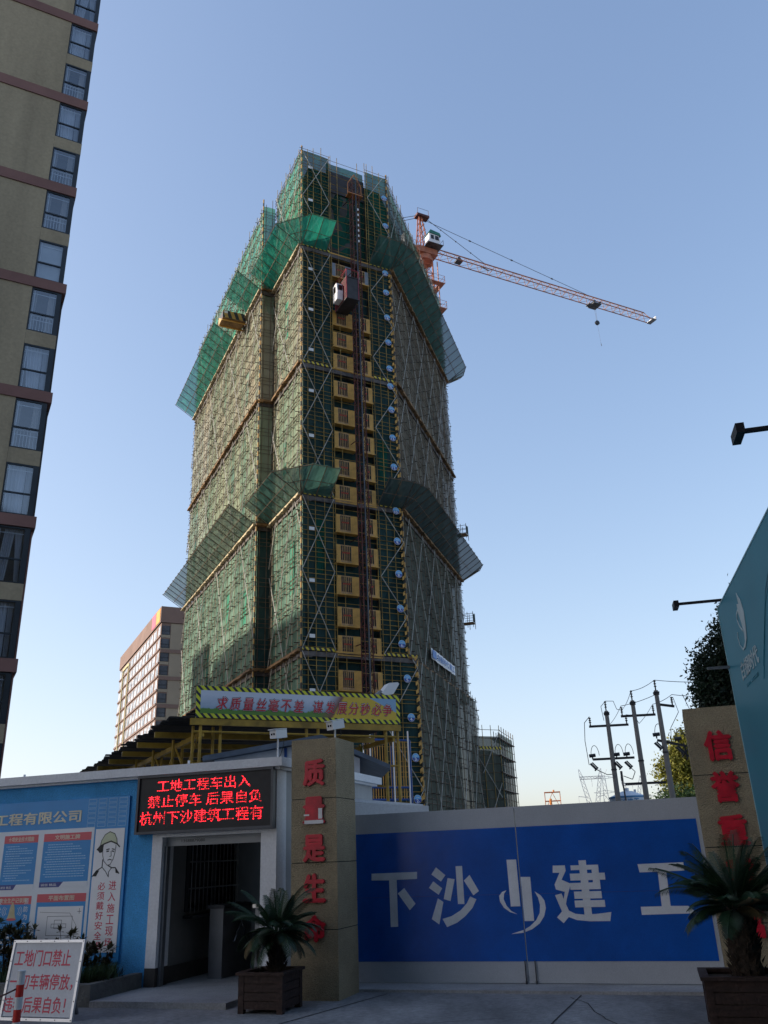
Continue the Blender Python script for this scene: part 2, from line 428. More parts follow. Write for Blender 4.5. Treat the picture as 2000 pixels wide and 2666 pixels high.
# ------------------------------------------------------------------ gate leaves
XIA = [[(-2.085, 1.383), (-1.419, 1.387), (-1.424, 1.299), (-1.718, 1.294), (-1.723, 0.71), (-1.828, 0.708), (-1.829, 1.291), (-2.088, 1.296)], [(-1.614, 1.187), (-1.461, 0.989), (-1.546, 0.911), (-1.709, 1.122)]]
SHA = [[(-1.145, 1.436), (-1.018, 1.334), (-1.085, 1.257), (-1.215, 1.348)], [(-1.194, 1.262), (-1.074, 1.172), (-1.127, 1.093), (-1.259, 1.182)], [(-1.141, 1.049), (-1.067, 1.002), (-1.141, 0.731), (-1.241, 0.797)], [(-0.988, 1.297), (-0.892, 1.28), (-0.967, 1.012), (-1.06, 1.039)], [(-0.867, 1.441), (-0.776, 1.443), (-0.777, 0.972), (-0.866, 0.974)], [(-0.68, 1.327), (-0.567, 1.126), (-0.646, 1.076), (-0.764, 1.26)], [(-0.692, 1.063), (-0.61, 1.026), (-0.669, 0.925), (-0.777, 0.825), (-0.893, 0.749), (-1.035, 0.698), (-1.092, 0.797), (-0.966, 0.828), (-0.838, 0.895), (-0.743, 0.981)]]
EMB_L = [[(-0.158, 1.5), (-0.029, 1.499), (-0.026, 0.931), (-0.153, 0.931)], [(-0.193, 1.127), (-0.253, 1.109), (-0.297, 1.061), (-0.292, 0.992), (-0.245, 0.917), (-0.168, 0.864), (-0.074, 0.837), (-0.151, 0.877), (-0.21, 0.942), (-0.24, 1.02), (-0.229, 1.085)], [(-0.012, 0.652), (-0.012, 0.620), (-0.177, 0.606)]]
EMB_R = [[(0.012, 1.283), (0.138, 1.28), (0.137, 0.756), (0.012, 0.756)], [(0.178, 1.105), (0.252, 1.058), (0.297, 0.99), (0.305, 0.904), (0.273, 0.809), (0.205, 0.725), (0.104, 0.66), (0.012, 0.63), (0.012, 0.662), (0.076, 0.694), (0.163, 0.763), (0.219, 0.848), (0.233, 0.943), (0.217, 1.03)]]
JIAN = [[(0.45, 1.408), (0.608, 1.407), (0.611, 1.34), (0.546, 1.235), (0.66, 1.184), (0.624, 1.098), (0.589, 1.013), (0.569, 0.946), (0.597, 0.87), (0.675, 0.831), (0.776, 0.82), (0.94, 0.825), (1.128, 0.844), (1.102, 0.741), (0.848, 0.742), (0.687, 0.758), (0.588, 0.795), (0.514, 0.725), (0.437, 0.793), (0.509, 0.862), (0.484, 0.929), (0.441, 1.054), (0.527, 1.072), (0.547, 1.004), (0.571, 1.09), (0.46, 1.121), (0.449, 1.18), (0.529, 1.319), (0.44, 1.322)]]
# the right half of the character: strokes
JIANR = [(0.79, 0.815, 0.885, 1.46), (0.68, 1.345, 1.035, 1.402), (0.945, 1.113, 1.033, 1.402), (0.66, 1.222, 1.105, 1.304), (0.648, 1.112, 1.03, 1.193), (0.688, 1.005, 1.035, 1.090), (0.684, 0.905, 1.063, 0.985)]
GONG = [[(1.529, 1.391), (2.089, 1.396), (2.09, 1.3), (1.867, 1.297), (1.859, 0.9), (2.064, 0.898), (2.157, 0.814), (1.497, 0.805), (1.497, 0.897), (1.752, 0.898), (1.764, 1.295), (1.541, 1.294)]]
def gate_leaf(s0, s1, label, chars, rects, bolt):
    t = thing('gate_leaf', label, 'gate', GATE.pt((s0 + s1) / 2, 0, 0), 'sheet metal site gate leaves')
    lo, hi = 0.29, 1.905
    m = MB(); m.box(GATE, s0, s1, -0.05, 0, 0.045, 2.165); m.build('panel', 'gate_grey', t)
    m = MB(); m.box(GATE, max(s0, -2.62), min(s1, 2.325), 0.0, 0.003, lo, hi); m.build('painted_field', 'gate_blue', t)
    for ch in chars:
        m = MB()
        for pl in ch: m.poly(GATE, pl, 0.003, 0.0055)
        m.build('character', 'gate_letter', t)
    if rects:
        m = MB()
        for i, (a_, b_, c_, d_) in enumerate(rects): m.box(GATE, a_, c_, 0.003, 0.0055 + i * 0.0006, b_, d_)
        m.poly(GATE, JIAN[0], 0.003, 0.0055)
        m.build('character', 'gate_letter', t)
    m = MB(); sb = bolt
    m.tube(GATE.pt(sb, 0.02, 0.30), GATE.pt(sb, 0.02, -0.02 + 0.05), 0.008); m.tube(GATE.pt(sb, 0.02, 0.02), GATE.pt(sb, 0.02, 0.07), 0.014)
    m.build('drop_bolt', 'steel_dark', t)
    m = MB(); z = 1.075
    m.box(GATE, max(s0, -2.36), min(s1, 2.325), 0.003, 0.0045, z, z + 0.004)
    m.build('sheet_seam', 'board_navy', t)
    m = MB(); m.box(GATE, s0, s1, -0.10, -0.05, 2.10, 2.15); m.box(GATE, s0, s1, -0.10, -0.05, 0.08, 0.13); m.box(GATE, s0 + .05, s0 + .1, -0.10, -0.05, 0.13, 2.1); m.box(GATE, s1 - .1, s1 - .05, -0.10, -0.05, 0.13, 2.1)
    m.build('rear_frame', 'steel_grey', t)
gate_leaf(-2.75, -0.006, 'left grey gate leaf with blue field and the large characters for lower sand', [XIA, SHA, EMB_L], None, -0.03)
gate_leaf(0.006, 2.75, 'right grey gate leaf with blue field behind the potted cycad', [EMB_R, GONG], JIANR, 0.10)

# ------------------------------------------------------------------ gate pillars
def pillar(fr, label, words, zs, peeled=None):
    t = thing('gate_pillar', label, 'pillar', fr.pt(0.32, -0.4, 0), 'stucco gate pillars')
    W, D = 0.645, 0.70
    js = [0.0, 0.78, 1.56, 2.345, 3.12]
    for a_, b_ in zip(js[:-1], js[1:]):
        m = MB(); m.box(fr, 0, W, -D, 0, a_ + (0.005 if a_ else 0), b_ - 0.005); m.build('pillar_block', 'pillar_stucco', t)
    m = MB()
    for z in js[1:-1]: m.box(fr, 0.006, W - 0.006, -D + 0.006, -0.006, z - 0.005, z + 0.005)
    m.build('joint', 'joint_dark', t)
    for ch, (z0, z1) in zip(words, zs):
        m = MB(); m.text(ch, fr, 0.175, 0.49, z0, z1, 0.004, 0.03, bold=0.05)
        m.build('character', 'red_letter', t)
        if peeled == ch:
            m = MB(); m.box(fr, 0.20, 0.47, 0.0304, 0.0312, z0, z0 + 0.045); m.box(fr, 0.40, 0.455, 0.0304, 0.0312, z0 + .06, z0 + 0.19); m.box(fr, 0.19, 0.27, 0.0304, 0.0312, z0 + .1, z0 + .12)
            m.build('peeled_patch', 'peeled_white', t)
    return t
pillar(PL, 'tan stucco pillar left of gate with red characters about quality and life', '质量是生命', [(2.50, 2.85), (2.03, 2.37), (1.565, 1.90), (1.09, 1.43), (0.64, 0.95)], '量')
pillar(PR, 'tan stucco pillar right of gate with red characters about credit', '信誉重财富', [(2.49, 2.84), (2.03, 2.38), (1.57, 1.90), (1.11, 1.44), (0.63, 0.95)])

# ------------------------------------------------------------------ guardhouse
t = thing('guardhouse', 'low blue and white guardhouse with a dark open doorway', 'guardhouse', HOUSE.pt(-1, -2, 0))
m = MB(); m.box(HOUSE, -9.0, -0.135, -4.0, 0, 0, 2.80); m.build('blue_wall', 'wall_blue', t)
m = MB(); m.box(HOUSE, -0.135, 1.835, -0.30, 0.012, 1.97, 2.80); m.box(HOUSE, 1.60, 1.835, -0.30, 0.012, 0.07, 1.97); m.box(HOUSE, -0.135, 0.03, -0.30, 0.012, 0.30, 1.97)
m.build('door_surround', 'wall_white', t)
m = MB(); m.box(HOUSE, 1.62, 1.835, -4.0, -0.302, 0, 2.80); m.build('side_wall', 'wall_grey', t)
m = MB(); m.box(HOUSE, -0.137, 0.032, -0.302, 0.014, 0.0, 0.30); m.build('skirting', 'skirting', t)
m = MB(); m.box(HOUSE, -9.2, 1.96, -4.2, 0.13, 2.835, 2.955); m.box(HOUSE, -9.1, 1.90, -4.1, 0.07, 2.80, 2.833); m.build('roof_slab', 'wall_white', t)
for s in (-2.9, -1.55, 0.15, -5.0):
    m = MB(); m.tube(HOUSE.pt(s, -0.4, 2.955), HOUSE.pt(s, -0.4, 3.06 + .04 * math.sin(s)), 0.018); m.build('vent_pipe', 'wall_white', t)
# passage behind the doorway
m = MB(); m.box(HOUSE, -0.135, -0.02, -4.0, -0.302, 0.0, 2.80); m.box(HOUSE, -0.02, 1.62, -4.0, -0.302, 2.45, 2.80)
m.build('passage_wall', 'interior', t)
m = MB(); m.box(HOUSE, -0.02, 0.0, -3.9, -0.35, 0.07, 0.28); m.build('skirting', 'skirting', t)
m = MB(); m.box(HOUSE, 0.55, 1.62, -4.0, -3.9, 0.07, 2.45); m.build('rear_dark_wall', 'dark_void', t)  # back wall kept near-black: the passage's darkness is put into its colour
m = MB(); m.box(HOUSE, 0.03, 1.60, -0.22, -0.10, 1.85, 1.97); m.build('shutter_box', 'wall_grey', t)
m = MB(); m.box(HOUSE, 0.03, 0.075, -0.14, -0.06, 0.07, 1.85); m.build('shutter_rail', 'steel_grey', t)
m = MB(); m.text('13588879080', HOUSE, 0.28, 0.66, 1.895, 1.935, -0.0995, -0.0985, bold=0.0); m.build('shutter_lettering', 'ink', t)
# barred window in the passage's left wall (frame runs into the depth)
PW = Fr(HOUSE.pt(-0.02, -0.75, 0), 18, 108)
m = MB(); m.box(PW, 0.0, 1.55, 0.0, 0.012, 0.95, 1.92); wn = m.build('window', 'black_glass', t)
m = MB()
for s in (0, 0.76, 1.5): m.box(PW, s, s + 0.05, 0.012, 0.04, 0.95, 1.92)
m.box(PW, 0.05, 1.5, 0.012, 0.035, 0.95, 0.99); m.box(PW, 0.05, 1.5, 0.012, 0.035, 1.88, 1.92)
m.build('window_frame', 'steel_dark', wn)
m = MB()
for i in range(13): m.tube(PW.pt(0.06 + i * 0.12, 0.07, 0.93), PW.pt(0.06 + i * 0.12, 0.07, 1.94), 0.007)
for z in (1.25, 1.62): m.box(PW, 0.0, 1.55, 0.06, 0.085, z, z + 0.02)
m.build('window_bars', 'steel_grey', wn)
m = MB(); m.box(PW, -0.03, 1.6, 0.0, 0.16, 0.86, 0.90); m.build('window_sill', 'steel_dark', wn)

# turnstile in the passage
t = thing('turnstile', 'steel tripod turnstile standing inside the dark doorway', 'turnstile', HOUSE.pt(0.62, -1.2, 0.07))
m = MB(); m.box(HOUSE, 0.36, 0.58, -1.75, -0.85, 0.07, 0.98); m.build('cabinet', 'steel_grey', t)
m = MB(); m.box(HOUSE, 0.33, 0.61, -1.78, -0.82, 0.98, 1.03); m.build('cabinet_top', 'steel_dark', t)
for k, (ds, dz) in enumerate(((0.52, 0.03), (0.28, -0.36), (0.10, -0.30))):
    m = MB(); m.tube(HOUSE.pt(0.58, -1.25 - 0.1 * k, 0.84), HOUSE.pt(0.58 + ds, -1.25 + 0.12 * k, 0.84 + dz), 0.016, 8); m.build('arm', 'chrome', t)
t = thing('turnstile', 'second steel turnstile cabinet at the right of the doorway', 'turnstile', HOUSE.pt(1.35, -1.2, 0.07))
m = MB(); m.box(HOUSE, 1.10, 1.34, -1.75, -0.85, 0.07, 0.98); m.build('cabinet', 'steel_grey', t)
m = MB(); m.box(HOUSE, 1.07, 1.37, -1.78, -0.82, 0.98, 1.03); m.build('cabinet_top', 'chrome', t)

# LED sign
emit_dots('led_red', (1.0, 0.01, 0.02), 3.0, tuple(HOUSE.e), 0.029)
t = thing('led_sign', 'black scrolling sign with three rows of glowing red characters', 'LED sign', HOUSE.pt(0.72, 0.06, 2.02))
m = MB(); m.box(HOUSE, -0.35, 1.79, 0.014, 0.09, 2.055, 2.815); m.build('display', 'led_face', t)
m = MB()
m.box(HOUSE, -0.385, 1.825, 0.014, 0.115, 2.02, 2.055); m.box(HOUSE, -0.385, 1.825, 0.014, 0.115, 2.798, 2.832)
m.box(HOUSE, -0.385, -0.35, 0.014, 0.115, 2.055, 2.798); m.box(HOUSE, 1.79, 1.825, 0.014, 0.115, 2.055, 2.798)
m.build('frame', 'steel_dark', t)
for txt, s0, s1, z0, z1 in (('工地工程车出入', -0.06, 1.46, 2.585, 2.755), ('禁止停车 后果自负', -0.20, 1.64, 2.375, 2.545), ('杭州下沙建筑工程有', -0.32, 1.66, 2.145, 2.325)):
    m = MB(); m.text(txt, HOUSE, s0, s1, z0, z1, 0.0905, 0.092, bold=0.004); m.build('lit_text', 'led_red', t)

# notice board
B = HOUSE
t = thing('notice_board', 'large blue site notice board with company name and white panels', 'notice board', B.pt(-2.3, 0.03, 0.38))
m = MB(); m.box(B, -5.2, -0.555, 0.002, 0.03, 0.38, 2.575); m.build('backing', 'board_blue', t)
m = MB(); m.box(B, -5.1, -1.13, 0.0305, 0.033, 0.50, 2.16); m.build('pale_field', 'board_pale', t)
m = MB(); m.text('杭州下沙建筑工程有限公司', B, -4.62, -1.385, 2.245, 2.425, 0.031, 0.038, bold=0.03); m.build('company_lettering', 'text_cream', t)
m = MB()
for i in range(4):
    for k in range(6): 
        s = -1.27 + i * 0.18; z = 2.165 + k * 0.068
        if z > 2.53: continue
        if k < 0: continue
        m.stroke(B, [(s, z), (s + 0.135, z), (s + 0.135, z + 0.05), (s, z + 0.05)], 0.006, 0.0305, 0.032, True)
m.build('grid_pattern', 'board_line', t)
def panel(s0, s1, z0, z1, title, kind):
    p = MB(); p.box(B, s0, s1, 0.033, 0.035, z0, z1 - 0.11); fld = p.build('panel', 'board_blue', t)
    p = MB(); p.box(B, s0, s1, 0.033, 0.0356, z1 - 0.11, z1); p.build('panel_header', 'board_red', fld)
    p = MB(); c = (s0 + s1) / 2; hw = min(0.055 * len(title), (s1 - s0) * 0.46) * 0.82
    p.text(title, B, c - hw, c + hw, z1 - 0.09, z1 - 0.022, 0.0357, 0.0365, bold=0.02); p.build('panel_title', 'text_cream', fld)
    if kind == 'text':
        p = MB(); z = z1 - 0.15
        while z > z0 + 0.12:
            s = s0 + 0.05 + random.choice([0, 0, 0.04]); e_ = s1 - 0.05 - random.choice([0, 0, 0.1, 0.25])
            while s < e_ - 0.03:
                L = random.uniform(0.015, 0.05); p.box(B, s, min(s + L, e_), 0.035, 0.0358, z - 0.012, z); s += L + 0.008
            z -= 0.034
        p.build('fine_print', 'board_line', fld)
        p = MB(); p.poly(B, [(s0, z0), (s0 + (s1 - s0) * .42, z0), (s0 + (s1 - s0) * .5, z0 + .07), (s0, z0 + .07)], 0.035, 0.0362); p.build('panel_footer', 'board_navy', fld)
        p = MB(); p.poly(B, [(s0 + (s1 - s0) * .42, z0), (s1, z0), (s1, z0 + .07), (s0 + (s1 - s0) * .5, z0 + .07)], 0.035, 0.0362); p.build('panel_footer', 'board_pale', fld)
        p = MB(); p.text('诚信 精品', B, s0 + .03, s0 + (s1 - s0) * .36, z0 + .015, z0 + .05, 0.0363, 0.037, bold=0.01); p.build('footer_lettering', 'text_white', fld)
    elif kind == 'plan':
        p = MB(); p.box(B, s0 + .035, s1 - .03, 0.035, 0.0358, z0 + .02, z1 - .17); p.build('site_plan', 'board_white', fld)
        p = MB(); a_, b_, c_, d_ = s0 + .1, z0 + .1, s1 - .2, z1 - .3
        for rr in ([(a_ + .12, b_ + .1), (c_, b_ + .1), (c_, d_), (a_ + .12, d_)], [(a_ + .2, b_ + .2), (c_ - .1, b_ + .2), (c_ - .1, d_ - .1), (a_ + .2, d_ - .1)], [(a_ + .25, b_ + .3), (c_ - .18, b_ + .3), (c_ - .18, d_ - .16), (a_ + .25, d_ - .16)]):
            p.stroke(B, rr, 0.005, 0.0358, 0.0366, True)
        p.stroke(B, [(a_ - .02, d_ + .06), (a_ + .2, d_ + .05), (c_ - .05, d_ + .04), (c_ + .08, b_ + .22), (c_ + .1, b_)], 0.004, 0.0366, 0.0372)
        p.stroke(B, [(s1 - .12, d_ + .06), (s1 - .06, d_ + .06)], 0.006, 0.0366, 0.0372); p.stroke(B, [(s1 - .09, d_ + .03), (s1 - .09, d_ + .1)], 0.006, 0.0358, 0.0366)
        for i in range(14):
            s = random.uniform(a_, c_); z = random.uniform(b_ - .04, b_ + .06); p.box(B, s, s + random.uniform(.03, .1), 0.0372, 0.0378, z, z + .006)
        p.build('plan_lines', 'ink', fld)
    elif kind == 'bell':
        c = (s0 + s1) / 2; z = z0 + 0.42
        prof = [(-.085, 0), (-.07, .03), (-.055, .07), (-.045, .14), (-.03, .19), (-.012, .21), (-.012, .235), (.012, .235), (.012, .21), (.03, .19), (.045, .14), (.055, .07), (.07, .03), (.085, 0)]
        p = MB(); p.poly(B, [(c + x, z + y) for x, y in prof], 0.035, 0.037); p.build('bell_picture', 'bell_gold', fld)
        p = MB(); p.poly(B, [(c + .085 * math.cos(i * .314), z + .018 * math.sin(i * .314)) for i in range(20)], 0.037, 0.0378); p.build('bell_rim', 'board_red', fld)
        p = MB()
        for sg in (-1, 1):
            for r in (.12, .15, .18): p.stroke(B, [(c + sg * r * math.cos(q), z + .11 + r * .6 * math.sin(q)) for q in (-.6, -.3, 0, .3, .6)], .006, .035, .0362)
        for i, ch in enumerate('预防为主'): p.text(ch, B, s1 - .12, s1 - .045, z + .2 - i * .105, z + .28 - i * .105, .035, .0365, bold=.015)
        for i, ch in enumerate('安全第一'): p.text(ch, B, s0 + .05, s0 + .125, z + .2 - i * .105, z + .28 - i * .105, .035, .0365, bold=.015)
        for i in range(4):
            s = s0 + .05
            while s < s1 - .3:
                p.box(B, s, s + .045, .035, .0362, z0 + .22 - i * .06, z0 + .255 - i * .06); s += .058
            for q in (.2, .08): p.box(B, s1 - q, s1 - q + .04, .035, .0362, z0 + .22 - i * .06, z0 + .255 - i * .06)
        p.build('panel_lettering', 'text_white', fld)
panel(-2.02, -1.175, 1.36, 2.10, '文明施工牌', 'text')
panel(-2.75, -2.125, 1.34, 2.10, '十项安全技术措施', 'text')
panel(-3.55, -2.86, 1.34, 2.10, '施工许可', 'text')
panel(-2.03, -1.175, 0.52, 1.27, '平面布置图', 'plan')
panel(-2.78, -2.13, 0.52, 1.25, '安全生产记录牌', 'bell')
panel(-3.55, -2.88, 0.52, 1.25, '消防保卫牌', 'text')
# helmet poster
m = MB(); m.box(B, -1.10, -0.60, 0.0335, 0.037, 0.50, 2.13); pst = m.build('helmet_poster', 'board_white', t)
m = MB()
for i, ch in enumerate('进入施工现场'): m.text(ch, B, -0.80, -0.675, 1.30 - i * .148, 1.42 - i * .148, .037, .0385, bold=.012)
m.build('poster_lettering', 'text_pink', pst)
m = MB()
for i, ch in enumerate('必须戴好安全帽'): m.text(ch, B, -0.985, -0.86, 1.30 - i * .128, 1.405 - i * .128, .037, .0385, bold=.012)
m.build('poster_lettering', 'text_pink', pst)
hx, hz = -0.85, 1.60
h = lambda pts: [(hx + a_ * .30, hz + b_ * .30) for a_, b_ in pts]
m = MB(); m.poly(B, h([(-.50, .98), (-.45, 1.22), (-.28, 1.48), (0, 1.62), (.28, 1.52), (.42, 1.28), (.46, 1.05), (.1, 1.18), (-.2, 1.10)]), .037, .038); m.build('helmet_drawing', 'helmet_paint', pst)
m = MB()
m.stroke(B, h([(-.50, .98), (-.45, 1.22), (-.28, 1.48), (0, 1.62), (.28, 1.52), (.42, 1.28), (.46, 1.05)]), .010, .038, .0388)
m.stroke(B, h([(-.66, .82), (-.50, .98), (-.2, 1.10), (.1, 1.18), (.46, 1.05), (.6, .92)]), .018, .0388, .0394)
m.poly(B, h([(-.66, .82), (-.48, .96), (-.30, 1.02), (-.36, .70), (-.50, .66)]), .0382, .0392)
m.stroke(B, h([(-.34, .9), (-.32, .55), (-.22, .28), (-.02, .1), (.14, .12), (.3, .38), (.38, .7), (.4, 1.0)]), .008, .0388, .0396)
m.stroke(B, h([(-.12, .80), (.02, .83)]), .014, .038, .039); m.stroke(B, h([(.2, .83), (.32, .80)]), .014, .038, .039)
m.stroke(B, h([(-.10, .72), (.0, .73)]), .016, .0384, .0393); m.stroke(B, h([(.21, .73), (.3, .71)]), .016, .0384, .0393)
m.stroke(B, h([(.14, .72), (.17, .52), (.09, .48)]), .008, .038, .039)
m.stroke(B, h([(.0, .33), (.1, .36), (.2, .33)]), .012, .0384, .0393)
m.stroke(B, h([(-.3, .35), (-.30, .02), (-.62, -.15), (-.82, -.38)]), .014, .0385, .0397)
m.stroke(B, h([(.05, .08), (.24, -.02), (.45, -.02), (.68, -.28)]), .014, .0385, .0397)
m.stroke(B, h([(-.30, .02), (-.08, -.18), (.1, -.42)]), .010, .0388, .0398); m.stroke(B, h([(.24, -.02), (.1, -.2), (.1, -.42)]), .010, .0388, .0399)
m.poly(B, h([(-.62, -.15), (-.45, -.12), (-.6, -.38), (-.82, -.38)]), .0386, .0392); m.poly(B, h([(.45, -.02), (.68, -.28), (.5, -.26)]), .0386, .0392)
m.build('portrait_lines', 'ink', pst)

# ------------------------------------------------------------------ flower bed, shrubs, grass
m = MB(); m.box(HOUSE, -9, -0.16, 1.02, 1.14, 0, 0.25); m.box(HOUSE, -0.28, -0.16, 0.02, 1.02, 0, 0.25)
tag(m.build('bed_kerb', 'kerb', loc=HOUSE.pt(-3, 1.0, 0)), 'dark concrete kerb of the flower bed below the notice board', 'kerb')
m = MB(); m.box(HOUSE, -9, -0.28, 0.01, 1.02, 0.0, 0.19); tag(m.build('bed_soil', 'soil'), kind='structure')
def blade_cluster(mb, c, n, L, W, spread=1.0, up=0.3):
    for i in range(n):
        az_ = random.uniform(0, 2 * math.pi); el = random.uniform(up, 1.45)
        d = np.array([math.cos(az_) * math.cos(el) * spread, math.sin(az_) * math.cos(el) * spread, math.sin(el)]); d /= np.linalg.norm(d)
        sd = np.cross(d, [0, 0, 1.0]); sd /= (np.linalg.norm(sd) + 1e-6)
        l = L * random.uniform(.7, 1.15); a_ = np.array(c); mid = a_ + d * l * .55; tip = a_ + d * l - np.array([0, 0, l * .12])
        mb.add([a_, mid + sd * W, tip, mid - sd * W], [(0, 1, 2, 3)])
def shrub(c, h, label, m_, n=26, r=.28):
    t_ = thing('shrub', label, 'shrub', c, 'leafy shrubs in the flower bed')
    st = MB(); lf = MB()
    for i in range(n):
        a_ = random.uniform(0, 6.28); rr = r * math.sqrt(random.random()); tip = np.array(c) + np.array([math.cos(a_) * rr, math.sin(a_) * rr, h * random.uniform(.45, 1.0)])
        b_ = np.array(c) + np.array([math.cos(a_) * rr * .2, math.sin(a_) * rr * .2, 0]); st.tube(b_, tip, .006, 4, .003)
        blade_cluster(lf, tip, 16, .11, .017, up=-.2); blade_cluster(lf, b_ + (tip - b_) * .6, 9, .09, .015, up=-.2)
    st.build('stems', 'bark', t_); lf.build('foliage', m_, t_)
shrub(HOUSE.pt(-0.95, .55, .19), .62, 'reddish green shrub beside the right edge of the warning sign', 'shrub_leaf', 26, .30)
shrub(HOUSE.pt(-0.66, .40, .19), .40, 'lower shrub against the blue wall right of the reddish one', 'shrub_leaf', 18, .24)
shrub(HOUSE.pt(-1.75, .5, .19), .66, 'shrub rising above the middle of the warning sign', 'shrub_leaf', 20, .16)
shrub(HOUSE.pt(-2.05, .5, .19), .70, 'tall shrub rising behind the left half of the warning sign', 'shrub_leaf', 22, .16)
shrub(HOUSE.pt(-2.42, .5, .19), .74, 'shrub at the left picture edge under the bell panel', 'shrub_green', 26, .26)
gr = MB()
for i in range(650):
    s = random.uniform(-4, -.32); d = random.uniform(.15, .95); blade_cluster(gr, HOUSE.pt(s, d, .19), 4, random.uniform(.1, .3), .006, up=.6)
for i in range(110):
    blade_cluster(gr, HOUSE.pt(random.gauss(-.42, .08), random.uniform(.3, .9), .19), 6, .28, .006, up=.5)
tag(gr.build('bed_grass', 'shrub_green', loc=HOUSE.pt(-1, .5, .19)), 'long dark grass filling the flower bed', 'grass', kind='stuff')

# ------------------------------------------------------------------ warning sign and striped post
SG = Fr((-4.72, 11.25), 109)
L_ = 1.03
t = thing('warning_sign', 'white metal framed sign with three rows of red characters forbidding parking', 'sign', SG.pt(.5, 0, 0))
ln = lambda s, d, z: SG.pt(s, d - z * .14, z)
class Lean(Fr):
    def pt(self, s, d, z): return SG.pt(s, d - z * .14, z)
LS = Lean((-4.72, 11.25), 109)
m = MB(); m.box(LS, 0.02, L_ - .02, 0, .012, .04, .80); m.build('panel', 'sign_panel', t)
m = MB()
for a_ in ((0, L_, 0.0, .03), (0, L_, .795, .825)): m.box(LS, a_[0], a_[1], -.005, .025, a_[2], a_[3])
for a_ in ((0, .03), (L_ - .03, L_)): m.box(LS, a_[0], a_[1], -.005, .025, .03, .795)
m.build('frame', 'alu', t)
m = MB(); m.bar(LS.pt(.1, -.01, .7), SG.pt(.1, -.55, 0), .03, .03); m.build('prop', 'steel_grey', t)
m = MB(); m.bar(LS.pt(L_ - .3, -.01, .7), SG.pt(L_ - .3, -.45, 0), .03, .03); m.build('prop', 'steel_grey', t)
m = MB()
for txt, s0, s1, z0, z1 in (('工地门口禁止', .06, .87, .545, .72), ('一切车辆停放，', .05, .955, .305, .47), ('违者后果自负！', .02, .90, .075, .24)):
    m.text(txt, LS, s0, s1, z0, z1, .0125, .014, bold=.018)
m.build('lettering', 'text_pink', t)
m = MB()
for s in (.015, .2, .4, .6, .8, L_ - .015):
    for z in (.015, .81): m.cyl(LS, s, z, .006, .025, .029, 8)
for z in (.2, .4, .6):
    for s in (.015, L_ - .015): m.cyl(LS, s, z, .006, .025, .029, 8)
m.build('rivets', 'steel_dark', t)

bp = polar(-21.9, 9.4); bx, by = bp[0], bp[1]
t = thing('bollard', 'thin red and white banded plastic post in front of the warning sign', 'bollard', (bx, by, 0))
zs = np.linspace(.04, .735, 8)
for i in range(7):
    m = MB(); m.tube((bx, by, zs[i]), (bx, by, zs[i + 1]), .034, 16); m.build('band', 'post_white' if i % 2 == 0 else 'post_red', t)
m = MB(); m.tube((bx, by, .735), (bx, by, .75), .037, 16); m.build('cap', 'post_white', t)
m = MB(); m.tube((bx, by, 0), (bx, by, .04), .11, 16, .09); m.build('base', 'rope', t)
m = MB(); cp = [(bx - .035 - q * .8, by + .1 * q, .60 - .35 * q + .2 * q * q) for q in np.linspace(0, 1, 9)]
m.path([(bx - .03, by - .03, .60)] + cp, .008, 5); m.build('strap', 'rope', t)

# ------------------------------------------------------------------ planters and cycads
def planter(fr, w_, d_, h_, label):
    t_ = thing('planter_box', label, 'planter', fr.pt(w_ / 2, -d_ / 2, 0), 'wooden planter boxes beside the gate')
    def side(f, L):
        m_ = MB()
        for k in range(4): m_.box(f, .03, L - .03, -.02, -.004 + .003 * (k % 2), .04 + k * (h_ - .07) / 4 + .004, .04 + (k + 1) * (h_ - .07) / 4 - .004)
        m_.build('side_boards', 'wood_box', t_)
    side(fr, w_)
    f2 = Fr(fr.pt(w_, 0, 0), fr.az - 90, fr.az); side(f2, d_)
    f3 = Fr(fr.pt(0, 0, 0), fr.az - 90, fr.az + 180); side(f3, d_)
    f4 = Fr(fr.pt(0, -d_, 0), fr.az, fr.az - 90); side(f4, w_)
    for s in (0, w_ - .07):
        for d in (.004, -d_ - .004 + .07):
            m_ = MB(); m_.box(fr, s - .004 + (.008 if s else 0), s + .07 - .004 + (.008 if s else 0), d - .07, d, 0, h_ - .03); m_.build('corner_post', 'wood_box', t_)
    m_ = MB(); m_.box(fr, -.03, w_ + .03, -.05, .03, h_ - .03, h_); m_.box(fr, -.03, w_ + .03, -d_ - .03, -d_ + .05, h_ - .03, h_)
    m_.box(fr, -.03, .05, -d_ + .05, -.05, h_ - .03, h_); m_.box(fr, w_ - .05, w_ + .03, -d_ + .05, -.05, h_ - .03, h_); m_.build('rim', 'wood_box', t_)
    m_ = MB(); m_.box(fr, .02, w_ - .02, -d_ + .02, -.02, .05, h_ - .05); m_.build('soil', 'soil', t_)
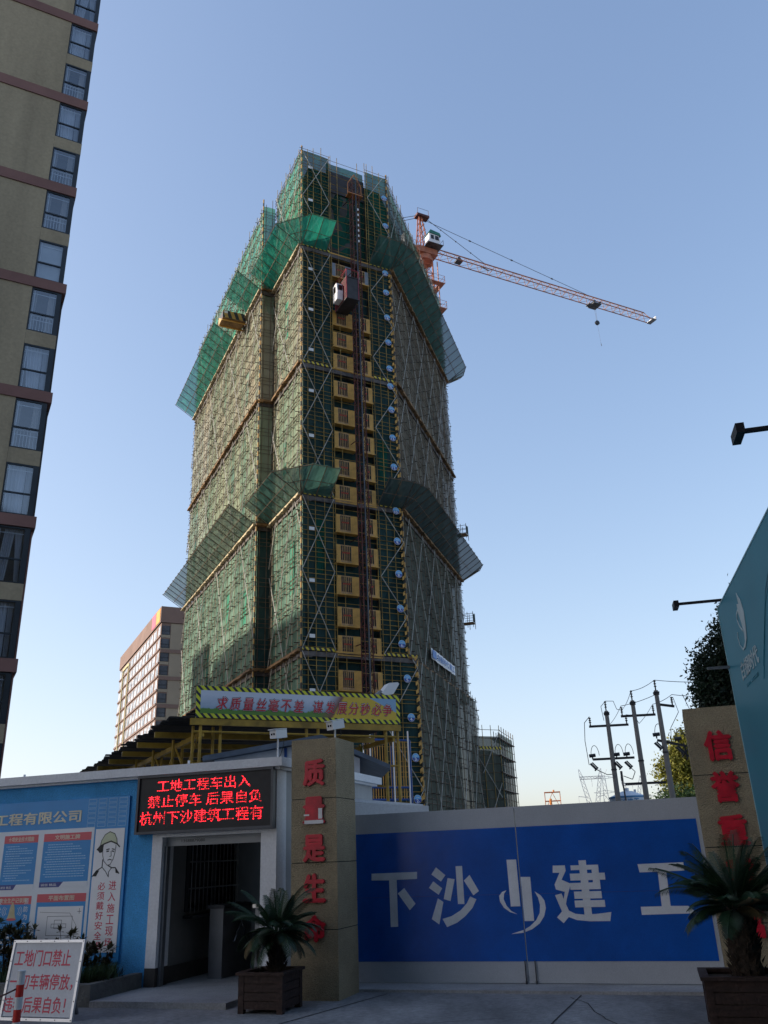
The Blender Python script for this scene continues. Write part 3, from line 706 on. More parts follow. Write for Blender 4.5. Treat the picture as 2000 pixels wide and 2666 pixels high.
def cycad(base, trunk_h, trunk_r, Lf, n, label, fall=92, dr=1.0):
    t_ = thing('cycad', label, 'cycad', base, 'potted cycads beside the gate')
    b = np.array(base, float); m_ = MB()
    prev = None; rings = []
    K, S = 14, 9
    for i in range(S):
        z = trunk_h * i / (S - 1); r = trunk_r * (1 + .10 * math.sin(i * 2.4)) * (1.0 if i < S - 1 else .8)
        rings.append([b + np.array([r * math.cos(2 * math.pi * k / K), r * math.sin(2 * math.pi * k / K), z]) for k in range(K)])
    vs = [p for rg in rings for p in rg]; fs = [(i * K + k, i * K + (k + 1) % K, (i + 1) * K + (k + 1) % K, (i + 1) * K + k) for i in range(S - 1) for k in range(K)]
    m_.add(vs, fs + [tuple(range((S - 1) * K, S * K))])
    for i in range(int(150 * trunk_h / .5)):   # leaf-base scales
        a_ = random.uniform(0, 6.283); z = random.uniform(.02, trunk_h); o = b + np.array([math.cos(a_) * trunk_r, math.sin(a_) * trunk_r, z])
        tip = o + np.array([math.cos(a_) * .045, math.sin(a_) * .045, .05]); sd = np.array([-math.sin(a_), math.cos(a_), 0]) * .022
        m_.add([o - sd, o + sd, tip, o - np.array([0, 0, .03])], [(0, 1, 2), (0, 2, 3), (1, 3, 2)])
    m_.build('trunk', 'cyc_trunk', t_)
    top = b + np.array([0, 0, trunk_h])
    for k in range(n):
        a_ = k * 2.39996 + random.uniform(-.35, .35); f = k / (n - 1); el = rad(84 - fall * f ** .85) + random.uniform(-.22, .22)
        L = Lf * random.uniform(.72, 1.12) * (.8 + .25 * math.sin(math.pi * min(1, f + .2)))
        hd = np.array([math.cos(a_), math.sin(a_), 0]); P = [top.copy() + hd * .03]; e_ = el; N_ = 15
        droop = dr * random.uniform(.5, 1.6) * (.35 + .75 * math.cos(el))
        for i in range(N_):
            P.append(P[-1] + (hd * math.cos(e_) + np.array([0, 0, math.sin(e_)])) * L / N_); e_ -= droop / N_ * (0.6 + 1.2 * i / N_)
        fm = MB()
        fm.path(P[::2], .006, 4)
        side = np.array([-math.sin(a_), math.cos(a_), 0.0])
        tw = random.uniform(-.3, .3)
        for i in range(3, N_):
            d = P[i + 1] - P[i] if i + 1 < len(P) else P[i] - P[i - 1]; d = d / np.linalg.norm(d); nrm_ = np.cross(side, d)
            u = i / N_; ll = .145 * Lf / .7 * (math.sin(math.pi * (u * .80 + .17))) ** .7
            for q in range(4):
                o = P[i] + (P[min(i + 1, N_)] - P[i]) * q / 4
                for sg in (-1, 1):
                    ld = side * sg * .80 + d * .55 + nrm_ * (.30 + tw * sg); ld /= np.linalg.norm(ld); tip = o + ld * ll * random.uniform(.9, 1.06) - np.array([0, 0, .012])
                    fm.add([o - d * .0034, o + d * .0034, o + ld * ll * .6 + d * .0032, tip, o + ld * ll * .6 - d * .0032], [(0, 1, 2, 3, 4)])
        fm.build('frond', 'cyc_leaf_dry' if (f > .8 and random.random() < .4) else 'cyc_leaf', t_)
PBL = Fr((-1.89, 11.0), 108)
planter(PBL, .55, .55, .42, 'dark wooden planter box standing before the left pillar')
cycad(PBL.pt(.36, -.25, .38), .42, .095, .60, 52, 'smaller cycad spreading fronds before the left pillar and doorway')
PBR = Fr((2.79, 8.88), 106)
planter(PBR, .72, .66, .46, 'dark wooden planter box standing before the right pillar')
cycad(PBR.pt(.42, -.33, .41), .60, .14, .74, 60, 'larger cycad with thick trunk before the right pillar', 78, .75)

# ------------------------------------------------------------------ security cameras
def cctv(base, h_, head, label, dirs):
    t_ = thing('security_camera', label, 'security camera', base, 'white security cameras by the gate')
    b = np.array(base, float); top = b + np.array([0, 0, h_])
    m_ = MB(); m_.tube(b, top, .013, 8); m_.tube(b, b + np.array([0, 0, .012]), .04, 10); m_.build('pole', 'cam_white', t_)
    d = np.array(dirs, float); d /= np.linalg.norm(d); c = top + np.array([0, 0, .05])
    m_ = MB(); m_.bar(c - d * .13, c + d * .11, .12, .115); m_.build('housing', 'cam_white', t_)
    m_ = MB(); m_.bar(c - d * .12 + np.array([0, 0, .068]), c + d * .15 + np.array([0, 0, .068]), .128, .012); m_.build('sunshade', 'cam_white', t_)
    m_ = MB(); sd = np.cross(d, [0, 0, 1.]); sd /= np.linalg.norm(sd)
    for q in (-.022, .022): m_.tube(c + d * .105 + sd * q, c + d * .113 + sd * q, .016, 10)
    m_.build('lens', 'black_glass', t_)
    m_ = MB(); cp = [top + d * -.1 + np.array([0, 0, .02]), top - d * .13 - np.array([0, 0, .1]), b - d * .06 + np.array([0, 0, .05]), b]
    m_.path(cp, .005, 4); m_.build('cable', 'ink', t_)
cctv(HOUSE.pt(1.78, -.12, 2.955), .30, None, 'white two lens camera on a thin pole on the guardhouse roof', (-.55, -.8, -.12))
cctv(PL.pt(.50, -.35, 3.12), .16, None, 'white bullet camera on top of the left gate pillar', (-.62, -.75, -.2))

# ------------------------------------------------------------------ added unseen block behind the viewer, put there to close off that half of the sky
mat('sky_blocker', (0.16, 0.14, 0.11), 0.85, vary=0.12, scale=.2)
t = thing('apartment_building', 'added unseen tan block behind the viewpoint that cuts the sky light', 'apartment block', (0, -20, 0))
BK = Fr((-22, -18), 96, 6)
m = MB(); m.box(BK, 0, 90, -14, 0, 0, 40); m.build('wall', 'sky_blocker', t)
m = MB()
for k in range(12): m.box(BK, 0, 90, .0, .12, 2.9 + k * 3.0, 3.3 + k * 3.0)
m.build('floor_bands', 'skirting', t)
# ================================================================== TOWER
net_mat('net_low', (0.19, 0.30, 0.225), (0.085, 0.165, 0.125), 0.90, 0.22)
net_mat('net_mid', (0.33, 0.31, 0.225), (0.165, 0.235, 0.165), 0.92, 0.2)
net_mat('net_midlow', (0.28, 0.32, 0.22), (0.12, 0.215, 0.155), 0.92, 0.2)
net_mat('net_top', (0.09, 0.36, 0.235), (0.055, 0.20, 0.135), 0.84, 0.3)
net_mat('net_front', (0.030, 0.070, 0.070), (0.013, 0.034, 0.035), 0.90, 0.15)  # front nets: the face's shade is put into their darker colours
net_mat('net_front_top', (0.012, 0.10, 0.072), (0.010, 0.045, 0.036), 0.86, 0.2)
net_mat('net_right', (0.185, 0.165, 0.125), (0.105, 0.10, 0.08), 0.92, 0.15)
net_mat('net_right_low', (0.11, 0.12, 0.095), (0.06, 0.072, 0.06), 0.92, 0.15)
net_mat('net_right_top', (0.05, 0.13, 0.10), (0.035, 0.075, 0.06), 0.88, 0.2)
net_mat('net_fan_new', (0.03, 0.34, 0.235), (0.02, 0.22, 0.16), 0.76, 0.45)
net_mat('net_fan_grey', (0.12, 0.20, 0.165), (0.07, 0.125, 0.10), 0.74, 0.4)
net_mat('net_fan_old', (0.07, 0.17, 0.14), (0.045, 0.11, 0.09), 0.80, 0.4)
net_mat('net_fan_pale', (0.055, 0.095, 0.09), (0.04, 0.066, 0.065), 0.86, 0.4)
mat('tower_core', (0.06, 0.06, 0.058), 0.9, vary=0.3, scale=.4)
mat('pole_yellow', (0.33, 0.215, 0.05), 0.6, vary=0.3, scale=1.2)
mat('pole_tan', (0.48, 0.40, 0.27), 0.6, vary=0.28, scale=1.5)
mat('pole_brown', (0.14, 0.10, 0.065), 0.7, vary=0.3, scale=1.5)  # dark brown, for ledgers, fan frames and the right and recess poles
mat('coupler', (0.075, 0.06, 0.045), 0.7, vary=0.3, scale=4)
mat('brace_white', (0.42, 0.41, 0.37), 0.5, vary=0.2, scale=2)
mat('deck_wood', (0.24, 0.14, 0.06), 0.85, vary=0.35, scale=.9)
mat('deck_pale', (0.46, 0.38, 0.24), 0.85, vary=0.35, scale=1.5)
mat('steel_rail', (0.10, 0.085, 0.08), 0.6, 0.2, vary=0.3, scale=2)
stripe_mat('hazard_pole', (0.40, 0.23, 0.06), (0.03, 0.025, 0.02), (0, 0, 1), 1.1, duty=.5)
stripe_mat('hazard_board', (0.55, 0.42, 0.03), (0.015, 0.015, 0.02), (1.6, .8, 1.0), 1.3, duty=.5)
mat('gate_yellow', (0.56, 0.31, 0.07), 0.6, vary=0.15, scale=1.6)
mat('gate_grille', (0.46, 0.28, 0.13), 0.6, vary=0.2, scale=2)
mat('gate_orange', (0.45, 0.18, 0.06), 0.6, vary=0.2, scale=2)
mat('gate_red', (0.42, 0.06, 0.03), 0.6, vary=0.2, scale=3)
mat('mast_red', (0.10, 0.030, 0.026), 0.6, 0.2, vary=0.3, scale=2)
mat('cage_red', (0.25, 0.03, 0.045), 0.5, vary=0.2)
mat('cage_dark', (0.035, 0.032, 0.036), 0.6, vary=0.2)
mat('cab_white', (0.70, 0.70, 0.72), 0.4, vary=0.08)
mat('tag_white', (0.72, 0.72, 0.72), 0.5, vary=0.05)
mat('sign_blue', (0.015, 0.06, 0.30), 0.4, vary=0.05)
mat('sign_sky', (0.12, 0.40, 0.72), 0.4, vary=0.05)
mat('banner_blue', (0.10, 0.22, 0.50), 0.6, vary=0.08)

tA, tB, tC, tD, tE, tF = V3(-6.6, 61.76), V3(1.5, 66.0), V3(-11.2, 68.1), V3(-10.0, 68.6), V3(-23.5, 93.6), V3(8.05, 87.0)
dF_, nF_ = dv(62.5), dv(152.5)
tB2 = tB + dF_ * .75
TOP = 65.3
LV = [0, 16.1, 28.8, 41.2, 53.7]
TW = thing('scaffolded_tower', 'tall tower block under construction wrapped in green netting and pole scaffold', 'tower', (-7, 76, 0))
def face(p, q):
    """frame on the wall line p->q with n outward"""
    f, L = fr2(p, q); n = np.array([f.e[1], -f.e[0], 0.0])
    f.n = n; return f, L
# counter-clockwise seen from above going E -> C -> D -> A -> B -> F: outward is to the right of travel
FACES = dict(left=face(tE, tC), recess=face(tC, tD), side=face(tD, tA), front=face(tA, tB), right=face(tB, tF))
for k_, (f, L) in FACES.items():
    c_ = f.pt(L / 2, 1, 0); ctr = V3(-6, 78)
    if np.linalg.norm(c_ - ctr) < np.linalg.norm(f.pt(L / 2, -1, 0) - ctr): f.n = -f.n
tG = tF + (tE - tA) * 0.25
back = tE + (tF - tB) * .3
# core (inset)
ins = 1.15
m = MB()
core = [tE + V3(2.2, -.6), tC + V3(1.4, .8), tD + V3(1.2, .2), tA + V3(.85, 1.35), tB + V3(-1.05, .9), tF + V3(-1.3, -.3), tF + V3(-3.5, 9), tE + V3(5, 5)]
n_ = len(core)
def ccore(mb, z0, z1, pts):
    k = len(mb.v); N = len(pts)
    mb.add([p + V3(0, 0, z0) for p in pts] + [p + V3(0, 0, z1) for p in pts], [(i, (i + 1) % N, N + (i + 1) % N, N + i) for i in range(N)])
    tri = tessellate_polygon([[Vector((p[0], p[1], 0)) for p in pts]])
    mb.add([p + V3(0, 0, z1) for p in pts], [tuple(t_) for t_ in tri])
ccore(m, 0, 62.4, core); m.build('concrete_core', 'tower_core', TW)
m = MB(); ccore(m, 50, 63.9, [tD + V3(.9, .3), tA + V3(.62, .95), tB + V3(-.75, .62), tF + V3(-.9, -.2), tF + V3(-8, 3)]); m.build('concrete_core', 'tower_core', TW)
for z in np.arange(3.0, 62, 2.9):                      # floor slabs reach the netting
    pass
# netting
def sheet(mb, f, s0, s1, z0, z1, d, nx=None, nz=None, amp=.10, seed=0):
    nx = nx or max(2, int((s1 - s0) / .8)); nz = nz or max(2, int((z1 - z0) / .9))
    r = np.random.default_rng(seed)
    vs = []; 
    for j in range(nz + 1):
        for i in range(nx + 1):
            s = s0 + (s1 - s0) * i / nx; z = z0 + (z1 - z0) * j / nz
            w_ = 0 if i in (0, nx) else r.uniform(-amp, amp)
            vs.append(f.pt(s, d + w_, z))
    mb.add(vs, [(j * (nx + 1) + i, j * (nx + 1) + i + 1, (j + 1) * (nx + 1) + i + 1, (j + 1) * (nx + 1) + i) for j in range(nz) for i in range(nx)])
tiers = [(0, 16.0), (16.2, 28.7), (28.9, 41.1), (41.3, 53.6), (53.8, None)]
tops = dict(left=63.9, recess=64.3, side=65.3, front=65.3, right=65.3)
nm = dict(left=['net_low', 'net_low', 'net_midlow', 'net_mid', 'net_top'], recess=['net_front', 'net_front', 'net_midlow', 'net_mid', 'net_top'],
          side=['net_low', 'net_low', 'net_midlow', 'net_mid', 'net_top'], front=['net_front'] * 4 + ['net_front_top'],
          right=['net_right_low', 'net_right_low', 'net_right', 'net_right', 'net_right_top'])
for fk, (f, L) in FACES.items():
    for ti, (z0, z1) in enumerate(tiers):
        z1 = z1 or tops[fk]
        ext = .75 if (fk == 'front' and ti == 0) else 0
        sh = .75 if (fk == 'right' and ti == 0) else 0
        ff = f if not sh else Fr(f.o + dF_ * .75, f.az); ff.n = f.n
        strips = [(0, 2.85), (2.85, 6.85), (6.85, L + ext)] if fk == 'front' else [(L * i / max(1, round(L / 6)), L * (i + 1) / max(1, round(L / 6))) for i in range(max(1, round(L / 6)))]
        for si, (s0, s1) in enumerate(strips):
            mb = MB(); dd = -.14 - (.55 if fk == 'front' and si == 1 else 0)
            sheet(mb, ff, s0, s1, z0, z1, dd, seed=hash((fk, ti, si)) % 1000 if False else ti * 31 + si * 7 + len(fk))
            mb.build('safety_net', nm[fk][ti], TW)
# newer and older replacement lengths of netting tied over the old
for i in range(34):
    fk = random.choice(['left', 'left', 'left', 'side', 'front', 'right']); f, L = FACES[fk]
    s0 = random.uniform(.5, L - 2.2); z0 = random.uniform(3, 48); wd = random.uniform(.6, 1.5); ht = random.uniform(2.5, 5.5)
    if fk == 'front': s0 = random.choice([.3, 1.3, 7.2])
    if fk == 'right' and z0 < 17: z0 += 15
    if any(z0 < q < z0 + ht for q in LV): continue
    mb = MB(); sheet(mb, f, s0, s0 + wd, z0, z0 + ht, -.085 if fk != 'front' else -.09, 3, 8, .03, i)
    mb.build('net_patch', {'left': random.choice(['net_top', 'net_low', 'net_mid']), 'side': 'net_top', 'front': 'net_front_top', 'right': 'net_right_low'}[fk], TW)
# poles (standards)
def wobble(): return random.uniform(-.06, .06)
for fk, (f, L) in FACES.items():
    sp = {'left': 1.42, 'recess': .62, 'side': 1.27, 'front': 0.0, 'right': 1.48}[fk]
    if fk == 'front': ss = [0.55, 1.25, 2.05, 2.78, 2.98, 3.75, 5.9, 6.7, 6.92, 7.55, 8.35]
    else: ss = list(np.arange(sp * .5, L - .2, sp))
    if fk == 'right': ss = ss[:]
    mt = {'left': 'pole_tan', 'side': 'pole_tan', 'recess': 'pole_brown', 'front': 'pole_yellow', 'right': 'pole_brown'}[fk]
    if fk == 'right':
        for s in ss:
            o = MB(); q_ = dF_ * .75; o.tube(f.pt(s, .03, 0) + q_, f.pt(s, .03, 16.3) + q_, .03, 5, cap=False); o.build('scaffold_pole', mt, TW)
    for s in ss:
        o = MB(); z = 0.0; zt = tops[fk] + random.choice([.15, .3, .5, .9])
        r = .034 if fk in ('left', 'side') else .03
        off = random.uniform(-.02, .02)
        o.tube(f.pt(s + off, .03, 16.0 if fk == 'right' else 0), f.pt(s + off + wobble(), .03, zt), r, 5, cap=False); o.build('scaffold_pole', mt, TW)
# ledgers: lowest 33 rows of three faces individually, the rest together
LED_M = {'left': 'pole_brown', 'side': 'pole_brown', 'recess': 'pole_brown', 'front': 'pole_yellow', 'right': 'pole_brown'}
rest = {'pole_tan': MB(), 'pole_yellow': MB(), 'pole_brown': MB()}
rows = []
for b_ in np.arange(0.6, 66.5, 1.8):
    rows += [b_, b_ + .38, b_ + 1.05, b_ + 1.42]
cnt = 0
for fk, (f, L) in FACES.items():
    mt = LED_M[fk]
    rr = rows if fk in ('front',) else [z for i, z in enumerate(rows) if i % 4 != 1]
    for i, z in enumerate(rr):
        if z > tops[fk] + .1: break
        z_ = z + wobble() * .6
        segs = [(-.2, L + .2)]
        if fk == 'front': segs = [(-.2, 2.95), (6.75, L + (.95 if z < 16.2 else .2))] if i % 2 == 0 else [(-.2, L + (.95 if z < 16.2 else .2))]
        for a_, b_ in segs:
            single = cnt < 100 and z < 26 and fk in ('front', 'right', 'side')
            o = MB() if single else rest[mt]
            q_ = dF_ * .75 if (fk == 'right' and z < 16.2) else V3(0, 0)
            o.tube(f.pt(a_, -.03, z_) + q_, f.pt(b_, -.03, z_ + wobble() * .6) + q_, {'left': .036, 'side': .036}.get(fk, .026), 4, cap=False)
            if single: o.build('ledger', mt, TW); cnt += 1
for k_, o in rest.items():
    if o.v: tag(o.build('ledgers', k_, TW), kind='stuff')
# couplers and transom ends that stick out at the nodes
kn = MB()
for fk, (f, L) in FACES.items():
    if fk == 'recess': continue
    sp = {'left': 1.42, 'side': 1.27, 'front': 1.5, 'right': 1.48}[fk]
    ss = [0.55, 2.05, 2.98, 6.92, 8.35] if fk == 'front' else list(np.arange(sp * .5, L - .2, sp))
    for s in ss:
        for z in np.arange(.6, tops[fk], 1.8 if fk == 'front' else .9):
            if random.random() < .12: continue
            z_ = z + wobble(); l = random.uniform(.16, .34) if fk != 'front' else .1
            q_ = dF_ * .75 if (fk == 'right' and z < 16.2) else V3(0, 0)
            kn.tube(f.pt(s + .06, -.05, z_) + q_, f.pt(s + .06 + wobble(), l, z_ - .02) + q_, .04 if fk != 'front' else .03, 4)
    if fk in ('left', 'right'):       # ends of the ledgers past the silhouette corner
        send = -.35 if fk == 'left' else L + .35
        for z in np.arange(.6, tops[fk], .9):
            kn.tube(f.pt(0 if fk == 'left' else L, 0, z), f.pt(send + wobble() * 3, 0, z + wobble()), .035, 4)
tag(kn.build('couplers', 'coupler', TW), kind='stuff')
# silhouette poles at the two far corners and striped corner poles
def zigzag(pts, w_=.033, mt='brace_white', r2=None):
    o = MB(); o.tube(pts[0], pts[1], w_, 5, cap=False); o.build('brace', mt, TW)
f, L = FACES['front']
def stacked_braces(f, s0, s1, z_start, z_end, leg, both, d=.1):
    z = z_start; flip = False
    while z < z_end:
        zt = min(z + leg, z_end); k = (zt - z) / leg
        for fl in ((flip, not flip) if both else (flip,)):
            a_, b_ = (s0, s1) if not fl else (s1, s0)
            b_ = a_ + (b_ - a_) * k
            zigzag([f.pt(a_, d + (.03 if fl else 0), z), f.pt(b_, d + (.03 if fl else 0), zt)])
        z += leg; flip = not flip
stacked_braces(f, .05, 2.8, 3.8, 16, 6.1, True)
stacked_braces(f, .05, 2.8, 16.2, 28.7, 6.25, True)
stacked_braces(f, .05, 2.8, 29, 53.5, 6.1, True)
stacked_braces(f, .05, 2.8, 54, 65, 5.5, True)
stacked_braces(f, 6.9, L + .7, 1.5, 16, 4.6, False)
stacked_braces(f, 6.9, L - .02, 16.2, 28.6, 3.2, False)
stacked_braces(f, 6.9, L - .02, 29, 53.5, 3.6, False)
stacked_braces(f, 6.9, L - .02, 54, 65, 3.9, False)
rb = MB(); bcount = 70
for fk in ('left', 'side', 'right'):
    f, L = FACES[fk]
    for ti, (z0, z1) in enumerate(tiers):
        z1 = z1 or tops[fk]
        H_ = z1 - z0; run = H_ / 2.05
        for k in range(int((L + run) / 4.3) + 1):
            for sg in (1, -1):
                if fk in ('left', 'side') and sg == -1 and k % 2: continue
                s_a = -run + k * 4.3 + (1.2 if sg > 0 else 3.1) + ti * .7; s_b = s_a + run
                za, zb = (z0, z1) if sg > 0 else (z1, z0)
                if s_b < .3 or s_a > L - .3: continue
                if s_a < 0: za = za + (zb - za) * (0 - s_a) / run; s_a = 0
                if s_b > L: zb = zb - (zb - za) * (s_b - L) / (s_b - s_a); s_b = L
                if bcount < 98 and ti < 2 and fk == 'right': o = MB(); bcount += 1; single = True
                else: o = rb; single = False
                q_ = dF_ * .75 if (fk == 'right' and ti == 0) else V3(0, 0)
                o.tube(f.pt(s_a, .09 + .03 * sg, za) + q_, f.pt(s_b, .09 + .03 * sg, zb) + q_, .03 if fk == 'right' else .04, 4, cap=False)
                if single: o.build('brace', 'brace_white', TW)
tag(rb.build('braces', 'brace_white', TW), kind='stuff')
for p, zt in ((tA, TOP + .3), (tB, TOP + .3), (tC, 65.0)):
    q = p + nF_ * .05
    o = MB(); o.tube(q + V3(0, 0, 16.2 if p is tB else 0), q + V3(0, 0, zt), .075, 8); o.build('corner_pole', 'hazard_pole', TW)
o = MB(); o.tube(tB2 + V3(0, 0, 0), tB2 + V3(0, 0, 16.1), .075, 8); o.build('corner_pole', 'hazard_pole', TW)
for p, ee in ((tA, dF_), ):
    o = MB()
    for z in np.arange(.8, 52, .62): o.box(Fr(p, 62.5, 152.5), .04, .30, .03, .045, z, z + .28)
for z0, z1, s0 in ((0.5, 16.0, L), (16.4, 53.5, 0),):
    pass
fF, LF = FACES['front']
for z in np.arange(.7, 53, .66):
    o = MB(); s = LF + (.75 if z < 16 else 0)
    o.poly(fF, [(s - .26, z), (s - .02, z + .16), (s - .02, z + .48), (s - .26, z + .30)], .05, .07)
    o.build('corner_marker', 'gate_yellow', TW)
# deck edges / hazard toe boards at every tier
for z in LV[1:]:
    for fk, (f, L) in FACES.items():
        o = MB(); ext = .75 if (fk == 'front' and z < 20) else 0
        if fk == 'front':
            o.box(f, -.05, 2.8, .04, .07, z + .02, z + .24); o.build('toe_board', 'hazard_board', TW); o = MB(); o.box(f, 6.95, L + ext + .02, .04, .07, z + .02, z + .24); o.build('toe_board', 'hazard_board', TW)
            o = MB(); o.box(f, 2.85, 6.9, -.6, .06, z - .02, z + .10); o.build('landing_beam', 'gate_yellow', TW)
            o = MB(); o.box(f, -.05, L + ext + .02, -.9, .05, z - .42, z - .06); o.build('deck_beam', 'steel_rail', TW)
        else:
            o.box(f, -.05, L + .05, .0, .30, z - .10, z + .08)
            for i in range(int(L / .5)):
                s = i * .5 + wobble(); o.box(f, s, s + .3, -.02, .36 + wobble(), z - .16 + wobble(), z - .11)
            o.build('deck_board', 'deck_pale' if fk in ('left', 'side') and z in (28.8, 53.7) else 'deck_wood', TW)
            o = MB(); o.box(f, 0, L, -.9, .0, z - .5, z - .18); o.build('deck_beam', 'steel_rail', TW)
# white instruction plates
for z in (63.2, 59.2, 51.2, 46.8, 42.6, 38.5, 34.2, 25.9, 21.6, 17.2, 13.1):
    o = MB(); o.box(fF, .65, 1.1, .10, .12, z - .14, z + .14); o.build('plate', 'tag_white', TW)
# slabs and openings seen through the hoist bay at the top
o = MB()
for z in (54.6, 57.4, 60.2, 63.0): o.box(fF, 2.9, 6.85, -2.2, -.75, z, z + .3)
o.build('slab_edge', 'tower_core', TW)
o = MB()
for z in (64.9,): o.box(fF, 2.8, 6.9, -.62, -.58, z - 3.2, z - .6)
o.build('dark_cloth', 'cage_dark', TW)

# catch fans -------------------------------------------------------------
def fan(label, pieces, z, matn, out=2.5, up=1.6):
    """pieces: list of (root_a, root_b, normal_a, normal_b) polyline runs"""
    t_ = thing('catch_fan', label, 'catch fan', tuple(np.array(pieces[0][0]) + V3(0, 0, z)), 'catch fans sticking out round the tower')
    nb = MB(); fb = MB()
    for (ra, rb_, na, nb_) in pieces:
        Lr = np.linalg.norm(np.array(rb_) - np.array(ra)); Lo = np.linalg.norm((rb_ + nb_ * out) - (ra + na * out))
        nseg = max(2, int(round(max(Lr, Lo) / 1.35))); M_ = 6
        P = lambda u, v: (ra + (rb_ - ra) * u) + (na + (nb_ - na) * u) * out * v + V3(0, 0, z + up * v)
        sub = 4; nx = nseg * sub
        vs = []
        for j in range(M_ + 1):
            for i in range(nx + 1):
                u, v = i / nx, j / M_
                sag = .2 * abs(math.sin(math.pi * i / sub)) * (math.sin(math.pi * min(v, .97)) + .55 * v) * random.uniform(.6, 1.3)
                vs.append(P(u, v) - V3(0, 0, sag * .6 - .05))
        nb.add(vs, [(j * (nx + 1) + i, j * (nx + 1) + i + 1, (j + 1) * (nx + 1) + i + 1, (j + 1) * (nx + 1) + i) for j in range(M_) for i in range(nx)])
        for i in range(nseg + 1): fb.tube(P(i / nseg, 0) - V3(0, 0, .08), P(i / nseg, 1.03) - V3(0, 0, .05), .036, 4)
        for v in (.5, 1.0): fb.tube(P(0, v) - V3(0, 0, .08), P(1, v) - V3(0, 0, .08), .034, 4)
    nb.build('net', matn, t_); fb.build('frame', 'pole_brown', t_)
uC = lambda a_, b_, t_: a_ + (b_ - a_) * t_
nS, nL_, nR_ = FACES['side'][0].n, FACES['left'][0].n, FACES['right'][0].n
eR = FACES['right'][0].e
for z, mnew, mold, nm_ in ((53.7, 'net_fan_new', 'net_fan_old', 'upper'), (28.8, 'net_fan_old', 'net_fan_pale', 'lower')):
    fan(nm_ + ' green catch fan wrapping the near left corner of the tower', [(tD, tA, nS, nS), (tA, tA + V3(.01, .01), nS, nF_), (tA, tA + dF_ * 2.45, nF_, nF_)], z, mnew)
    if nm_ == 'upper':
        fan('short upper green catch fan between tower corner and loading platform', [(tC, uC(tC, tE, .155), nL_, nL_)], z, mnew)
        fan('upper green catch fan running behind the loading platform to the far left corner', [(uC(tC, tE, .33), tE, nL_, nL_)], z, mnew)
    else:
        fan('lower long grey green catch fan along the left face of the tower', [(tC, tE, nL_, nL_)], z, 'net_fan_grey')
    fan(nm_ + ' dark green catch fan along the shaded right face of the tower', [(tB - dF_ * 2.35, tB, nF_, nF_), (tB, tB + V3(.01, .01), nF_, nR_), (tB, tF, nR_, nR_), (tF, tF + V3(.01, .01), nR_, dv(62)), (tF, tF + dv(-28) * .8, dv(62), dv(62))], z, mold)

# landing gates ------------------------------------------------------------
def make_landing(z, label):
    t_ = thing('landing_gate', label, 'landing gate', fF.pt(4.9, 0, z), 'orange hoist landing gates up the tower')
    def door(sa, pw, sb, pw2, se, side):
        o = MB(); o.box(fF, sa, sa + pw, .0, .05, z, z + 1.48); o.build('side_panel', 'gate_yellow', t_)
        o = MB(); o.box(fF, sb, sb + pw2, .0, .05, z, z + 1.48); o.build('side_panel', 'gate_yellow', t_)
        o = MB(); o.box(fF, sa + pw, sb, .01, .05, z + 1.40, z + 1.48); o.box(fF, sa + pw, sb, .01, .05, z, z + .16)
        n__ = max(2, int((sb - sa - pw) / .145))
        for i in range(n__ + 1):
            s = sa + pw + (sb - sa - pw - .035) * i / n__; o.box(fF, s, s + .045, .015, .045, z + .16, z + 1.40)
        o.build('grille', 'gate_grille', t_)
        o = MB(); o.box(fF, sa + pw + .16, sb - .16, .05, .06, z + .76, z + .88); o.build('plate', 'gate_red', t_)
    door(3.02, .34, 4.33, .62, 4.95, 0)
    door(5.72, .08, 6.36, .38, 6.74, 1)
    for a_, b_ in ((2.98, 5.0), (5.65, 6.8)):
        o = MB(); o.box(fF, a_, b_, -.5, .10, z - .1, z - .02); o.build('landing_deck', 'gate_yellow', t_)
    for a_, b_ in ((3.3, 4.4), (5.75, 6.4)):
        o = MB(); o.box(fF, a_, b_, -.5, -.45, z - .02, z + 1.42); o.build('dark_backing', 'cage_dark', t_)  # dark backing sheet stands for the unlit opening behind the bars
    return t_
ZG = [14.09, 16.76, 19.04, 21.61, 24.21, 26.82, 29.45, 31.78, 34.40, 36.73, 39.39, 42.14, 44.42, 46.7, 52.0]
fl = ['5', '6', '7', '8', '9', '10', '11', '12', '13', '14', '15', '16', '17', '18', '20']
first = None
def copy_tree(o, parent=None):
    c = o.copy(); COL.objects.link(c)
    if parent is not None: c.parent = parent
    for ch in list(o.children): copy_tree(ch, c)
    return c
def gate_label(i): return 'orange barred hoist landing gate level with floor sign ' + fl[i] + (' under the banded ledge' if i == 1 else '') 
for i, z in enumerate(ZG):
    if first is None: first = make_landing(z - .8, gate_label(0))
    else:
        c = copy_tree(first); c.location.z = z - .8; c['label'] = gate_label(i) if i < 14 else 'topmost hoist landing gate with grey side panels above the cage'
        if i == 14:
            for ch in c.children:
                if ch.name.startswith('side_panel') and ch.location.length < 1e9:
                    ch.data = ch.data.copy(); ch.data.materials[0] = MATS['steel_grey']

